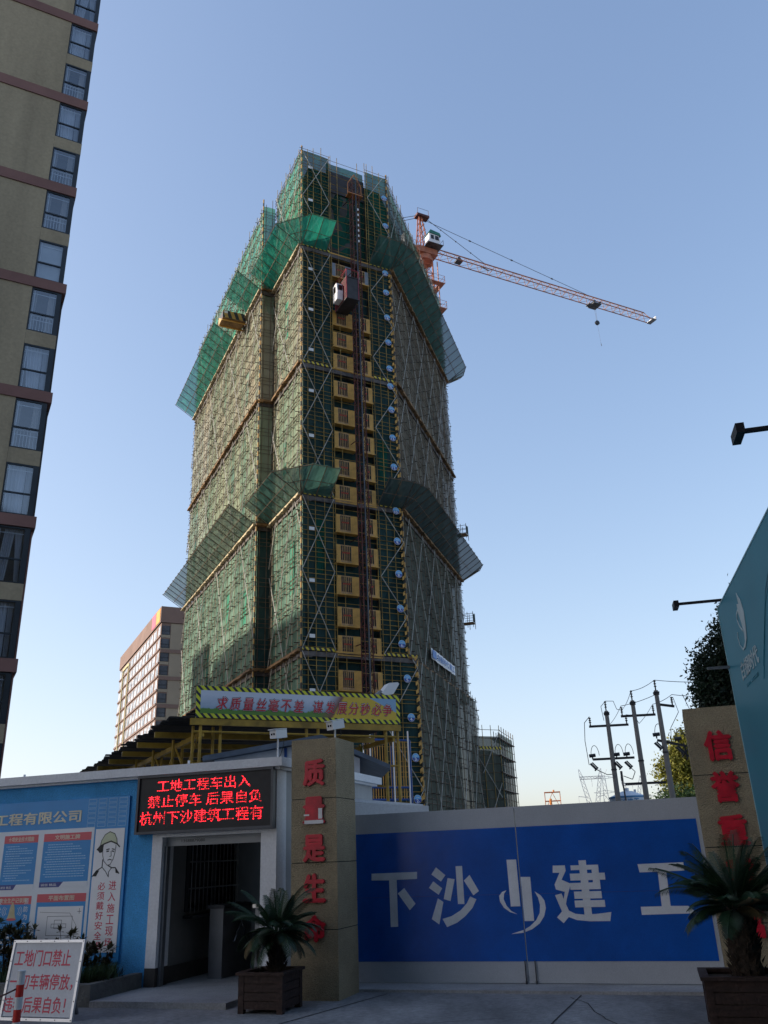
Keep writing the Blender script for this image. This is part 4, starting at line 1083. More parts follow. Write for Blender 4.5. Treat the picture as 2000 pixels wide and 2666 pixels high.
# hoist mast and cage --------------------------------------------------------
MS, MD = 4.95, 1.15
t = thing('hoist_mast', 'dark red lattice hoist mast climbing the front of the tower', 'hoist mast', fF.pt(MS, MD, 0))
hw = .34
for a_ in (-hw, hw):
    for b_ in (-hw, hw):
        o = MB(); o.tube(fF.pt(MS + a_, MD + b_, 0), fF.pt(MS + a_, MD + b_, 62.2), .045, 6); o.build('chord', 'mast_red', t)
o = MB()
for i, z in enumerate(np.arange(0, 62, .75)):
    for d in (-hw, hw):
        o.tube(fF.pt(MS - hw, MD + d, z), fF.pt(MS + hw, MD + d, z), .028, 4); s_ = 1 if i % 2 else -1
        o.tube(fF.pt(MS - hw * s_, MD + d, z), fF.pt(MS + hw * s_, MD + d, z + .75), .024, 4)
    for s in (-hw, hw):
        o.tube(fF.pt(MS + s, MD - hw, z), fF.pt(MS + s, MD + hw, z), .028, 4)
        o.tube(fF.pt(MS + s, MD - hw, z), fF.pt(MS + s, MD + hw, z + .75), .024, 4)
o.build('lacing', 'mast_red', t)
o = MB(); o.box(fF, MS - .06, MS + .06, MD + hw, MD + hw + .05, 0, 62); o.build('rack', 'steel_dark', t)
for z in np.arange(8, 62, 8.7):
    o = MB(); o.tube(fF.pt(MS - .3, MD - hw, z), fF.pt(MS - .5, -.4, z), .04, 5); o.tube(fF.pt(MS + .3, MD - hw, z), fF.pt(MS + .5, -.4, z), .04, 5); o.build('wall_tie', 'mast_red', t)
o = MB()
for a_ in (-1, 1): o.tube(fF.pt(MS + a_ * .7, MD + .1, 61.6), fF.pt(MS, MD + .1, 62.9), .05, 5); o.tube(fF.pt(MS + a_ * .7, MD + .1, 60.3), fF.pt(MS + a_ * .7, MD + .1, 61.6), .04, 5)
o.box(fF, MS - .75, MS + .75, MD - .3, MD + .4, 60.2, 60.3); o.build('mast_head', 'gate_orange', t)
o = MB()
for i in range(7): o.box(fF, MS + .12, MS + .24, MD + .37, MD + .40, 54.6 + i * .62, 54.85 + i * .62)
o.build('height_marks', 'tag_white', t)
CZ = 47.0
t = thing('hoist_cage', 'hoist cage with white operator cab and red mesh sides high on the tower', 'hoist cage', fF.pt(3.9, 1.5, CZ))
o = MB(); o.box(fF, 3.18, 4.38, .25, 2.75, CZ, CZ + .12); o.build('floor', 'cage_dark', t)
o = MB(); o.box(fF, 3.22, 4.34, 2.66, 2.70, CZ + .12, CZ + 2.25); o.build('end_wall', 'cage_dark', t)
o = MB(); o.box(fF, 3.22, 4.34, .30, .34, CZ + .12, CZ + 2.25); o.box(fF, 4.28, 4.34, .34, 2.66, CZ + .12, CZ + 2.25); o.box(fF, 3.18, 4.38, .25, 2.75, CZ + 2.25, CZ + 2.33); o.build('walls', 'cage_dark', t)
o = MB()
for d in np.arange(.34, 2.7, .22): o.tube(fF.pt(3.2, d, CZ + .12), fF.pt(3.2, d, CZ + 2.25), .025, 4)
for z in (.15, .8, 1.5, 2.2): o.tube(fF.pt(3.2, .3, CZ + z), fF.pt(3.2, 2.7, CZ + z), .03, 4)
for s in (3.2, 4.36):
    for d in (.28, 2.72): o.tube(fF.pt(s, d, CZ), fF.pt(s, d, CZ + 3.1), .045, 5)
for d in (.28, 2.72): o.tube(fF.pt(3.2, d, CZ + 3.1), fF.pt(4.36, d, CZ + 3.1), .04, 5)
o.tube(fF.pt(3.2, .28, CZ + 3.1), fF.pt(3.2, 2.72, CZ + 3.1), .04, 5); o.tube(fF.pt(3.2, .28, CZ + 2.3), fF.pt(3.2, 2.72, CZ + 3.1), .03, 5)
o.build('mesh_side', 'cage_red', t)
o = MB(); o.poly(Fr(fF.pt(2.62, 1.05, CZ + .25), 152.5, 242.5), [(0, .0), (.85, .0), (.95, .8), (.75, 1.75), (0, 1.75)], -.55, 0.0); cb = o.build('operator_cab', 'cab_white', t)
o = MB(); g_ = Fr(fF.pt(2.62, 1.05, CZ + .25), 152.5, 242.5); o.box(g_, .15, .6, 0.003, .015, .85, 1.5); o.build('cab_window', 'black_glass', cb)
o = MB(); g2 = Fr(fF.pt(2.62, 1.93, CZ + .25), 62.5, 152.5); o.box(g2, .08, .47, .03, .06, .95, 1.5); o.build('cab_window', 'black_glass', cb)

# floor signs ----------------------------------------------------------------
SZ = [(2, 5.41), (3, 8.37), (4, 11.31), (5, 14.27), (6, 16.97), (7, 19.84), (8, 22.74), (9, 25.57), (10, 28.27), (12, 32.33), (13, 35.13), (14, 37.9), (15, 40.28), (16, 42.11), (17, 44.88), (18, 47.6), (19, 50.39), (20, 52.6), (22, 58.33), (23, 61.76)]
for n, z in SZ:
    z = 1.6 + (z - 1.6) * 65.7 / 65; s = (LF - .62) if n > 5 else LF - .75 + {5: .45, 4: .7, 3: .9, 2: .95}[n]
    if n <= 5: s = LF + {5: -.28, 4: -.1, 3: .12, 2: .12}[n]
    if n > 20: s = LF - .35
    t_ = thing('floor_sign', 'round blue floor sign reading %dF on the tower corner' % n, 'floor sign', fF.pt(s, .16, z), 'round floor number signs up the tower')
    o = MB(); o.cyl(fF, s, z, .315, .12, .15, 24); o.build('rim', 'tag_white', t_)
    pts = [(s + .30 * math.cos(a_), z + .30 * math.sin(a_)) for a_ in np.linspace(math.pi, 2 * math.pi, 14)]
    o = MB(); o.poly(fF, pts, .15, .156); o.build('lower_half', 'sign_blue', t_)
    pts = [(s + .30 * math.cos(a_), z + .30 * math.sin(a_)) for a_ in np.linspace(0, math.pi, 14)]
    o = MB(); o.poly(fF, pts, .15, .156); o.build('upper_half', 'sign_sky', t_)
    o = MB(); hw_ = .085 if n < 10 else .15
    o.text(str(n), fF, s - hw_ - .03, s + hw_ - .03, z - .24, z - .01, .157, .165, bold=.03); o.text('F', fF, s + hw_ - .01, s + hw_ + .06, z - .24, z - .15, .157, .165, bold=.03)
    o.text('下沙建工', fF, s - .17, s + .17, z + .07, z + .16, .157, .165, bold=.01)
    o.build('number', 'tag_white', t_)

# loading platform ----------------------------------------------------------
fl_, LL = FACES['left']
P0 = LL - 5.0
t = thing('loading_platform', 'yellow cantilevered loading platform with black hazard stripes on the left face', 'loading platform', fl_.pt(P0, 0, 53.1))
stripe_mat('hazard_wide', (0.42, 0.26, 0.06), (0.025, 0.025, 0.03), (1.0, .2, 0.35), 1.35, duty=.5)
o = MB(); o.box(fl_, P0 - 1.7, P0, .2, 2.55, 53.1, 53.2); o.build('plywood_floor', 'deck_wood', t)
o = MB()
for s in (P0 - 1.7, P0 - .06): o.box(fl_, s, s + .06, .15, 2.55, 53.2, 54.05)
o.box(fl_, P0 - 1.64, P0 - .06, 2.49, 2.55, 53.2, 54.05); o.build('side_panel', 'hazard_wide', t)
o = MB(); o.box(fl_, P0 - 1.5, P0 - 1.4, -.5, 2.5, 52.98, 53.1); o.box(fl_, P0 - .3, P0 - .2, -.5, 2.5, 52.98, 53.1); o.build('beam', 'gate_yellow', t)
o = MB(); o.tube(fl_.pt(P0 - .1, 2.3, 54), fl_.pt(P0 - .1, 0, 58), .02, 4); o.tube(fl_.pt(P0 - 1.6, 2.3, 54), fl_.pt(P0 - 1.6, 0, 58), .02, 4); o.build('tie_rope', 'steel_dark', t)
o = MB(); o.box(fl_, P0 - .001, P0 + .012, 2.05, 2.4, 53.7, 53.98); o.build('plate', 'tag_white', t)

# banner on the right face, small side balconies
fr_, LR = FACES['right']
t = thing('scaffold_banner', 'small pale blue banner strapped to the scaffold on the right face', 'banner', fr_.pt(10.8, .2, 17.7))
o = MB(); sheet(o, fr_, 6.5, 15.2, 17.35, 18.25, .2, 20, 2, .06, 3); o.build('cloth', 'tag_white', t)
o = MB(); o.poly(fr_, [(6.7, 17.45), (8.0, 17.45), (8.0, 18.15), (6.7, 18.15)], .27, .28); o.text('白银时代 建工', fr_, 8.4, 14.8, 17.5, 18.1, .27, .28, bold=.02); o.build('lettering', 'banner_blue', t)
for z, lb in ((34.0, 'upper small scaffold balcony jutting from the far right edge of the tower'), (24.0, 'lower small scaffold balcony jutting from the far right edge of the tower')):
    t = thing('scaffold_balcony', lb, 'balcony', fr_.pt(LR, 0, z), 'small balconies at the right edge of the tower')
    o = MB(); q = Fr(fr_.pt(LR - .1, 0, z), 107)
    q.n = fr_.e
    o.box(q, 0, 1.1, -.5, .5, 0, .08); o.build('deck', 'deck_wood', t)
    o = MB()
    for s in (0.5, 1.1):
        for d in (-.5, .5): o.tube(q.pt(s, d, -.5), q.pt(s, d, 1.2), .03, 4)
    for zz in (.5, 1.0):
        o.tube(q.pt(0, .5, zz), q.pt(1.1, .5, zz), .025, 4); o.tube(q.pt(0, -.5, zz), q.pt(1.1, -.5, zz), .025, 4); o.tube(q.pt(1.1, -.5, zz), q.pt(1.1, .5, zz), .025, 4)
    o.build('rail', 'pole_brown', t)
    o = MB(); o.box(q, 1.12, 1.13, -.5, .5, .08, 1.0); o.build('net', 'net_front', t)

# low wing at the right, behind the tower -----------------------------------------
wf = Fr((9.9, 94.5), 62.5, 152.5)
t = thing('scaffolded_wing', 'low netted scaffold wing at the right foot of the tower', 'scaffold', wf.pt(1, 0, 0))
o = MB(); sheet(o, wf, -1.5, 2.1, 0, 13.4, -.1, 4, 14, .05, 5); o.build('safety_net', 'net_right_low', t)
wr = Fr(wf.pt(2.1, 0, 0), 17.2, 107.2)
o = MB(); sheet(o, wr, 0, 9.0, 0, 13.9, -.15, 10, 14, .05, 6); o.build('safety_net', 'net_fan_pale', t)
o = MB(); ccore(o, 0, 12.0, [wf.pt(-1.2, -.9, 0), wf.pt(1.2, -.9, 0), wr.pt(8, -1.2, 0), wr.pt(8, -4, 0)]); o.build('concrete_core', 'tower_core', t)
for s in (-1.3, -.1, 1.0, 2.1):
    o = MB(); o.tube(wf.pt(s, 0, 0), wf.pt(s, 0, 14.6), .035, 4); o.build('scaffold_pole', 'pole_yellow', t)
for s in (1.5, 3, 4.5, 6, 7.5, 9):
    o = MB(); o.tube(wr.pt(s, 0, 0), wr.pt(s, 0, 14.6), .04, 4); o.build('scaffold_pole', 'pole_brown', t)
    o = MB(); o.tube(wr.pt(s, -.9, 0), wr.pt(s, -.9, 14.2), .04, 4); o.build('scaffold_pole', 'pole_brown', t)
for z in np.arange(.6, 14.4, .9):
    o = MB(); o.tube(wf.pt(-1.5, -.04, z), wf.pt(2.3, -.04, z), .03, 4); o.tube(wr.pt(-.2, -.04, z), wr.pt(9.4, -.04, z), .035, 4); o.build('ledger', 'pole_brown', t)
for z in np.arange(2.4, 14, 1.8):
    o = MB(); o.box(wr, -.1, 9.3, -1.0, .1, z, z + .07); o.build('deck_board', 'steel_rail', t)
o = MB(); o.box(wf, -1.5, 2.2, .02, .05, 12.0, 12.3); o.build('toe_board', 'hazard_board', t)
o = MB(); o.tube(wf.pt(-1.4, .08, 12), wf.pt(1.8, .08, 7), .045, 4); o.tube(wf.pt(2.0, .08, 13.8), wf.pt(-.4, .08, 9.5), .045, 4); o.tube(wf.pt(1.9, .08, 8.5), wf.pt(-1.2, .08, 2), .045, 4); o.build('brace', 'brace_white', t)
# ================================================================== TOWER CRANE
mat('crane_orange', (0.42, 0.15, 0.085), 0.5, vary=0.2, scale=.8)
mat('crane_pale', (0.42, 0.24, 0.17), 0.6, vary=0.15, scale=.8)
mat('cab_green', (0.02, 0.16, 0.12), 0.5, vary=0.15)
mat('rope_dark', (0.05, 0.05, 0.055), 0.6)
cb_ = polar(4.15, 92)
JAZ = 63.1
je, jn = dv(JAZ), dv(JAZ + 90)
t = thing('tower_crane', 'orange lattice tower crane with long jib rising behind the tower', 'crane', tuple(cb_))
def C(s, d, z): return cb_ + je * s + jn * d + V3(0, 0, z)
hw = .85
o = MB()
for a_ in (-hw, hw):
    for b_ in (-hw, hw): o.tube(C(a_, b_, 0), C(a_, b_, 75.1), .11, 5)
o.build('mast_chord', 'crane_orange', t)
o = MB()
for i, z in enumerate(np.arange(40, 75, 1.5)):
    s_ = 1 if i % 2 else -1
    for q in (-hw, hw):
        o.tube(C(-hw, q, z), C(hw, q, z), .06, 4); o.tube(C(q, -hw, z), C(q, hw, z), .06, 4)
        o.tube(C(-hw * s_, q, z), C(hw * s_, q, z + 1.5), .05, 4); o.tube(C(q, -hw * s_, z), C(q, hw * s_, z + 1.5), .05, 4)
o.build('mast_lacing', 'crane_orange', t)
o = MB()
for z in (67.0, 71.0):
    o.box(Fr(C(0, 0, 0), JAZ), -1.9, 1.9, -1.9, -1.2, z, z + .12); o.box(Fr(C(0, 0, 0), JAZ), -1.9, 1.9, 1.2, 1.9, z, z + .12); o.box(Fr(C(0, 0, 0), JAZ), 1.2, 1.9, -1.2, 1.2, z, z + .12); o.box(Fr(C(0, 0, 0), JAZ), -1.9, -1.2, -1.2, 1.2, z, z + .12)
    for q in (-1.9, 1.9):
        for k in (-1.9, 0, 1.9): o.tube(C(k, q, z), C(k, q, z + 1.2), .035, 4); o.tube(C(q, k, z), C(q, k, z + 1.2), .035, 4)
        for h_ in (.6, 1.2): o.tube(C(-1.9, q, z + h_), C(1.9, q, z + h_), .03, 4); o.tube(C(q, -1.9, z + h_), C(q, 1.9, z + h_), .03, 4)
    for k in (-1.3, 1.3):
        for q in (-1.3, 1.3): o.tube(C(k, q, z), C(k, q, z + 3.8), .07, 4)
o.build('climbing_frame', 'crane_orange', t)
o = MB(); o.tube(C(0, 0, 75.1), C(0, 0, 75.9), 1.25, 16); o.box(Fr(C(0, 0, 0), JAZ), -1.5, 1.5, -1.3, 1.3, 75.9, 76.8); o.build('slewing_ring', 'crane_orange', t)
AP = 82.8
o = MB()
for a_ in (-.7, .7):
    for b_ in (-.7, .7): o.tube(C(a_, b_, 76.8), C(a_ * .25 - .2, b_ * .3, AP), .09, 5)
for i in range(6):
    z = 76.9 + i * .95; k = 1 - (z - 76.9) / 6 * .72; k2 = 1 - (z + .95 - 76.9) / 6 * .72
    for q in (-.7, .7):
        o.tube(C(-.7 * k, q * k, z), C(.7 * k2, q * k2, z + .95), .045, 4); o.tube(C(q * k, -.7 * k, z), C(q * k2, .7 * k2, z + .95), .045, 4)
o.build('cat_head', 'crane_orange', t)
o = MB(); o.box(Fr(C(0, 0, 0), JAZ), -.8, 1.1, -.5, .5, AP, AP + .35); o.tube(C(-.7, .45, AP + .35), C(-.7, .45, AP + 1.2), .03, 4); o.tube(C(1.0, .45, AP + .35), C(1.0, .45, AP + 1.2), .03, 4); o.tube(C(-.7, .45, AP + 1.2), C(1.0, .45, AP + 1.2), .03, 4); o.build('head_platform', 'mast_red', t)
# cab
cf = Fr(C(-.1, .85, 77.15), JAZ, JAZ + 90)
o = MB(); o.poly(cf, [(0, 0), (1.45, 0), (1.7, .5), (1.5, 1.5), (0, 1.5)], 0, 1.2); cab = o.build('cab', 'cab_white', t)
o = MB(); o.poly(cf, [(-.1, 1.5), (1.8, 1.4), (1.6, 1.85), (.2, 2.05)], -.1, 1.3); o.build('cab_roof', 'cab_green', cab)
o = MB(); o.box(cf, .9, 1.45, 1.201, 1.23, .6, 1.25); o.box(cf, .25, .7, 1.201, 1.23, .6, 1.25); o.build('cab_window', 'black_glass', cab)
o = MB(); o.box(cf, -.3, 2.0, -.1, 1.4, -.2, -.12); o.tube(cf.pt(2.0, 1.4, -.2), cf.pt(2.0, 1.4, .7), .03, 4); o.tube(cf.pt(2.0, -.1, -.2), cf.pt(2.0, -.1, .7), .03, 4); o.tube(cf.pt(2.0, -.1, .7), cf.pt(2.0, 1.4, .7), .03, 4); o.build('cab_platform', 'steel_rail', cab)
# jib: triangular truss
JL = 40.3; JZ = 77.0; JT = 78.2; jw = .6
def jz(s): return 0.0
o = MB()
for d in (-jw, jw): o.tube(C(1.2, d, JZ), C(JL, d, JZ), .075, 5)
o.tube(C(1.2, 0, JT), C(JL - 1.2, 0, JT), .09, 5); o.tube(C(JL - 1.2, 0, JT), C(JL, 0, JZ + .3), .06, 4)
o.build('jib_chord', 'crane_orange', t)
o = MB(); s = 1.2; k = 0
while s < JL - 1.5:
    for d in (-jw, jw): o.tube(C(s, d, JZ), C(s + .8, 0, JT), .04, 4); o.tube(C(s + .8, 0, JT), C(s + 1.6, d, JZ), .04, 4)
    o.tube(C(s, -jw, JZ), C(s, jw, JZ), .04, 4); o.tube(C(s, -jw, JZ), C(s + 1.6, jw, JZ), .03, 4)
    s += 1.6
o.build('jib_lacing', 'crane_pale', t)
o = MB(); o.box(Fr(C(JL, 0, 0), JAZ), -.3, .5, -.7, .7, JZ - .1, JZ + .05); o.box(Fr(C(JL, 0, 0), JAZ), .45, .5, -.7, .7, JZ, JZ + .6); o.build('jib_tip', 'steel_grey', t)
# counter jib
o = MB()
for d in (-.7, .7): o.bar(C(-1.2, d, 76.9), C(-12, d, 76.9), .18, .3); o.tube(C(-1.2, d, 78.0), C(-12, d, 78.0), .03, 4)
o.box(Fr(C(0, 0, 0), JAZ), -12, -1.2, -.7, .7, 76.95, 77.0); o.build('counter_jib', 'crane_orange', t)
o = MB()
for i in range(3): o.box(Fr(C(0, 0, 0), JAZ), -11.5 + i * .9, -10.8 + i * .9, -.65, .65, 75.7, 77.9)
o.build('counterweight', 'wall_grey', t)
o = MB(); o.box(Fr(C(0, 0, 0), JAZ), -3.2, -2.2, -.1, .9, 77.1, 78.7); o.build('electric_cabinet', 'cab_white', t)
for a_, b_ in ((C(.6, .2, AP), C(10.0, 0, JT)), (C(.8, -.2, AP), C(28.5, 0, JT)), (C(-.6, .3, AP), C(-11, .6, 77.0)), (C(-.6, -.3, AP), C(-11, -.6, 77.0))):
    o = MB(); o.tube(a_, b_, .045, 4)
    for q in (.25, .5, .75): p_ = a_ + (b_ - a_) * q; o.tube(p_, p_ + (b_ - a_) * .012, .10, 5)
    o.build('pendant_line', 'rope_dark', t)
o = MB(); o.bar(C(9.2, 0, JT - .7), C(10.6, 0, JT - 1.0), .1, .1); o.tube(C(5.6, -.3, JZ + .5), C(5.6, .3, JZ + .5), .28, 8); o.box(Fr(C(5.6, 0, 0), JAZ), -.5, .4, -.4, .4, JZ, JZ + .25); o.build('jib_winch', 'steel_dark', t)
ts = 29.2
o = MB(); o.box(Fr(C(ts, 0, 0), JAZ), -.7, .7, -.75, .75, JZ - .45, JZ - .3); o.tube(C(ts - .5, -.8, JZ - .1), C(ts - .5, .8, JZ - .1), .14, 8); o.tube(C(ts + .5, -.8, JZ - .1), C(ts + .5, .8, JZ - .1), .14, 8); o.box(Fr(C(ts, 0, 0), JAZ), -1.4, -.7, -.4, .4, JZ - .6, JZ - .5); o.build('trolley', 'steel_dark', t)
hz_ = JZ - 3.4
o = MB(); o.tube(C(ts - .15, 0, JZ - .4), C(ts - .05, 0, hz_ + .4), .015, 4); o.tube(C(ts + .15, 0, JZ - .4), C(ts + .05, 0, hz_ + .4), .015, 4); o.build('hoist_rope', 'rope_dark', t)
o = MB(); hf = Fr(C(ts, 0, hz_), JAZ); o.cyl(hf, 0, 0, .36, -.14, .14, 12); o.build('hook_block', 'black_glass', t)
o = MB(); o.tube(C(ts, 0, hz_ - .3), C(ts + .1, 0, hz_ - 3.6), .010, 4); o.tube(C(ts + .1, 0, hz_ - 3.6), C(ts + .15, 0, hz_ - 4.0), .04, 5); o.build('sling', 'rope_dark', t)

# ================================================================== NEAR LEFT APARTMENT BUILDING
mat('render_tan', (0.31, 0.255, 0.17), 0.9, vary=0.10, scale=.5, bump=0.2, bscale=8, fine=(7, 0.09), stretch=(1, 1, .12))
mat('band_brown', (0.20, 0.105, 0.09), 0.85, vary=0.08, scale=.5)
mat('frame_dark', (0.028, 0.035, 0.042), 0.4, 0.3, vary=0.1)
mat('room_dark', (0.05, 0.055, 0.07), 0.9, vary=0.2)
mat('curtain', (0.42, 0.43, 0.46), 0.9, vary=0.12, scale=3, stretch=(1, 1, .1))
mat('curtain_warm', (0.40, 0.36, 0.33), 0.9, vary=0.15, scale=3, stretch=(1, 1, .1))
mat('blind', (0.36, 0.38, 0.39), 0.8, vary=0.05)
mat('rail_white', (0.55, 0.56, 0.58), 0.5)
glass_mat('window_glass', (0.78, 0.85, 0.92), 0.80, 0.06)
K = Fr(polar(-24.4, 36.0), 62.0, 152.0)
KB = thing('apartment_building', 'tall tan apartment building with brown bands at the left picture edge', 'apartment block', tuple(K.o))
bands = [(9.35 - 5.7, 9.35 - 5.15), (8.85, 9.38), (14.95, 15.46), (20.97, 21.50), (26.92, 27.45), (32.75, 33.33), (38.62, 39.22), (44.50, 45.10), (50.3, 50.9), (56.2, 56.8)]
m = MB(); m.box(K, -100, -1.34, -14, 0, 0, 60); m.box(K, -1.338, -.02, -14, -.75, 0, 60); m.build('wall', 'render_tan', KB)
for i, (a_, b_) in enumerate(bands):
    m = MB(); m.box(K, -100, .14 if b_ < 28 else 0.02, -2.2, .06, a_, b_); m.build('band', 'band_brown', KB)
m = MB(); m.box(K, -100.3, .3, -14.3, .3, 60, 60.9); m.build('parapet', 'band_brown', KB)
m = MB(); m.box(K, -.03, .10, -1.6, -.75, 0, 26.9); m.build('corner_pier', 'cage_dark', KB)
m = MB(); m.tube(K.pt(.04, -.5, 0), K.pt(.04, -.5, 15), .05, 6); m.build('drain_pipe', 'band_brown', KB)
styles = ['curtain', 'drape', 'curtain', 'drape', 'curtain', 'rail', 'curtain', 'rail', 'blind', 'rail', 'rail', 'curtain', 'rail']
wi = 0
for bi in range(len(bands) - 1):
    zl, zu = bands[bi][1], bands[bi + 1][0]
    mid = (zl + zu) / 2
    # spandrel strip between the two windows of a band bay
    m = MB(); m.box(K, -1.335, -.02, -.70, -.004, mid - .40, mid + .32); m.build('spandrel', 'render_tan', KB)
    for z0, z1 in ((zl + .02, mid - .41), (mid + .33, zu - .03)):
        m = MB()
        m.box(K, -1.325, -1.27, -.08, -.01, z0, z1); m.box(K, -.24, -.03, -.70, -.01, z0, z1)
        m.box(K, -1.27, -.24, -.08, -.01, z1 - .07, z1); m.box(K, -1.27, -.24, -.08, -.01, z0, z0 + .05); zt = z0 + (z1 - z0) * .42; m.box(K, -1.27, -.24, -.08, -.01, zt - .035, zt + .035)
        wn = m.build('window', 'frame_dark', KB)
        m = MB(); m.quad(K.pt(-1.27, -.05, z0 + .05), K.pt(-.24, -.05, z0 + .05), K.pt(-.24, -.05, z1 - .07), K.pt(-1.27, -.05, z1 - .07)); m.build('pane', 'window_glass', wn)
        m = MB(); m.box(K, -1.32, -.25, -.745, -.72, z0, z1); m.build('room_panel', 'room_dark', wn)  # dark panel: the unlit room's shade is put into its colour
        st = styles[wi % len(styles)]; wi += 1
        m = MB()
        if st == 'blind': m.quad(K.pt(-1.27, -.14, z0), K.pt(-.25, -.14, z0), K.pt(-.25, -.14, z1), K.pt(-1.27, -.14, z1)); m.build('blind', 'blind', wn)
        else:
            def drape(s0, s1, sb0, sb1):
                n__ = 22; vs = []
                for j, (zz, a2, b2) in enumerate(((z1 - .08, s0, s1), ((z0 + z1) / 2, (s0 + sb0) / 2, (s1 + sb1) / 2), (z0 + .04, sb0, sb1))):
                    for i in range(n__ + 1):
                        u = i / n__; vs.append(K.pt(a2 + (b2 - a2) * u, -.22 + .03 * math.sin(u * 30 + j * .4), zz))
                m.add(vs, [(j * (n__ + 1) + i, j * (n__ + 1) + i + 1, (j + 1) * (n__ + 1) + i + 1, (j + 1) * (n__ + 1) + i) for j in range(2) for i in range(n__)])
            if st == 'curtain': drape(-1.2, -.5, -1.2 + random.uniform(0, .2), -.5); drape(-.48, -.28, -.45, -.28)
            elif st == 'drape': drape(-1.0, -.6, -1.15, -.8); drape(-.6, -.3, -.42, -.27)
            else: drape(-1.25, -1.05, -1.25, -1.12); drape(-.55, -.3, -.6, -.3)
            m.build('curtain', 'curtain_warm' if st == 'rail' else 'curtain', wn)
        m = MB(); m.box(K, -1.25, -.26, -.12, -.10, z1 - .28, z1 - .25); m.box(K, -1.2, -1.17, -.12, -.10, z0 + .05, z1 - .1); m.build('sash', 'rail_white', wn)
        if st == 'rail':
            m = MB(); zr = zt - .10
            m.box(K, -1.26, -.25, -.16, -.135, zr, zr + .04); m.box(K, -1.26, -.25, -.16, -.135, zr - .22, zr - .19)
            for i in range(8): s = -1.22 + i * .135; m.box(K, s, s + .018, -.155, -.14, z0 + .05, zr)
            m.build('railing', 'rail_white', wn)

# ================================================================== FAR LEFT APARTMENT BUILDING
mat('far_brown', (0.205, 0.135, 0.11), 0.85, vary=0.08, scale=.2)
mat('far_tan', (0.30, 0.25, 0.185), 0.9, vary=0.07, scale=.12)
mat('far_cream', (0.55, 0.46, 0.26), 0.8, vary=0.08)
mat('far_pane', (0.82, 0.85, 0.88), 0.25, vary=0.35, scale=.5, spec=0.6, col2=(0.10, 0.13, 0.16))  # pale blinds plus bright reflections, both put into the pane colour
mat('sign_orange', (0.75, 0.33, 0.06), 0.5); mat('sign_pink', (0.70, 0.12, 0.18), 0.5)
Q = polar(-15.53, 165)
FL = Fr(Q, 180 - 26.4, 270 - 26.4); FL.e = -FL.e          # s runs away along the left face
if (FL.n @ (-Q)) < 0: FL.n = -FL.n
FRt = Fr(Q, 62, 152); FRt.e = -FL.n; FRt.n = -FL.e
FB = thing('apartment_building', 'brown apartment building with rows of bright windows far behind the tower', 'apartment block', tuple(Q))
FH, FLen = 48.6, 47.0
m = MB(); ccore(m, 0, FH - 3.2, [FL.pt(0, 0, 0), FL.pt(FLen, 0, 0), FL.pt(FLen, -14, 0), FL.pt(0, -14, 0)]); m.build('wall', 'far_brown', FB)
m = MB(); ccore(m, FH - 3.2, FH, [FL.pt(-.25, .25, 0), FL.pt(FLen + .2, .25, 0), FL.pt(FLen, -14.2, 0), FL.pt(-.25, -14.2, 0)]); m.build('parapet', 'far_brown', FB)
m = MB(); m.box(FRt, 1.85, 14.0, .0, .06, 0, FH - 3.3); m.build('side_wall', 'far_tan', FB)
for k in range(8):
    z = FH - 3.9 - 5.24 * (k + 1)
    m = MB(); m.box(FRt, 0.02, 14.0, .062, .20, z, z + .7); m.build('band', 'far_brown', FB)
m = MB(); m.box(FL, 0.4, 4.2, .26, .32, FH - 2.9, FH - .2); m.build('roof_sign', 'sign_orange', FB)
m = MB(); m.box(FL, 4.4, 8.2, .26, .32, FH - 2.9, FH - .2); m.build('roof_sign', 'sign_pink', FB)
for z0, z1, s0, s1 in ((FH - 26.5, FH - 4.2, 33.5, 33.9), (FH - 26.5, FH - 4.2, 41.0, 41.4), (FH - 4.6, FH - 4.1, 33.9, 41.0), (FH - 26.5, FH - 26.0, 33.9, 41.0), (FH - 30.5, FH - 30.0, -.2, FLen)):
    m = MB(); m.box(FL, s0, s1, .02, .35, z0, z1); m.build('cream_frame', 'far_cream', FB)
wcount = 0; rest_w = MB()
for r in range(17):
    zt = FH - 3.6 - 2.62 * r
    for b_ in range(13):
        s0 = .5 + b_ * 3.6
        if s0 + 2.9 > FLen: continue
        single = wcount < 98 and r < 8
        m = MB() if single else rest_w
        wdt = (1.9 if b_ == 0 else 2.7)
        nseg = 2 if b_ == 0 else 3
        for q in range(nseg):
            a_ = s0 + q * wdt / nseg; b2 = a_ + wdt / nseg - .16
            m.box(FL, a_, b2, .02, .07 + .03 * (q % 2), zt - 1.95, zt - .8 if q % 2 else zt - .2)
            m.box(FL, a_ + .05, b2 - .05, .02, .05, zt - .8, zt - .25)
        if single: m.build('window', 'far_pane', FB); wcount += 1
    m = MB(); m.box(FL, 0, FLen, .03, .22, zt - 2.42, zt - 2.12); m.build('floor_band', 'far_brown', FB)
tag(rest_w.build('windows', 'far_pane', FB), kind='stuff')
mat('far_side_glass', (0.06, 0.065, 0.08), 0.15, vary=0.2, scale=.4)
for r in range(17):
    zt = FH - 3.6 - 2.62 * r
    m = MB()
    m.box(FRt, .2, 1.6, .0, .05, zt - 1.9, zt - .2); wn = m.build('side_window', 'far_side_glass', FB)
    m = MB(); m.box(FRt, .1, 1.7, .052, .10, zt - 1.3, zt - 1.18); m.box(FRt, .1, 1.7, .052, .10, zt - 2.0, zt - 1.9); m.box(FRt, .1, .2, .052, .1, zt - 1.9, zt - .2); m.box(FRt, 1.6, 1.7, .052, .1, zt - 1.9, zt - .2); m.build('window_frame', 'frame_dark', wn)
    m = MB(); m.box(FRt, .05, 1.8, .0, .08, zt - 2.58, zt - 2.02); m.build('spandrel', 'far_tan', FB)

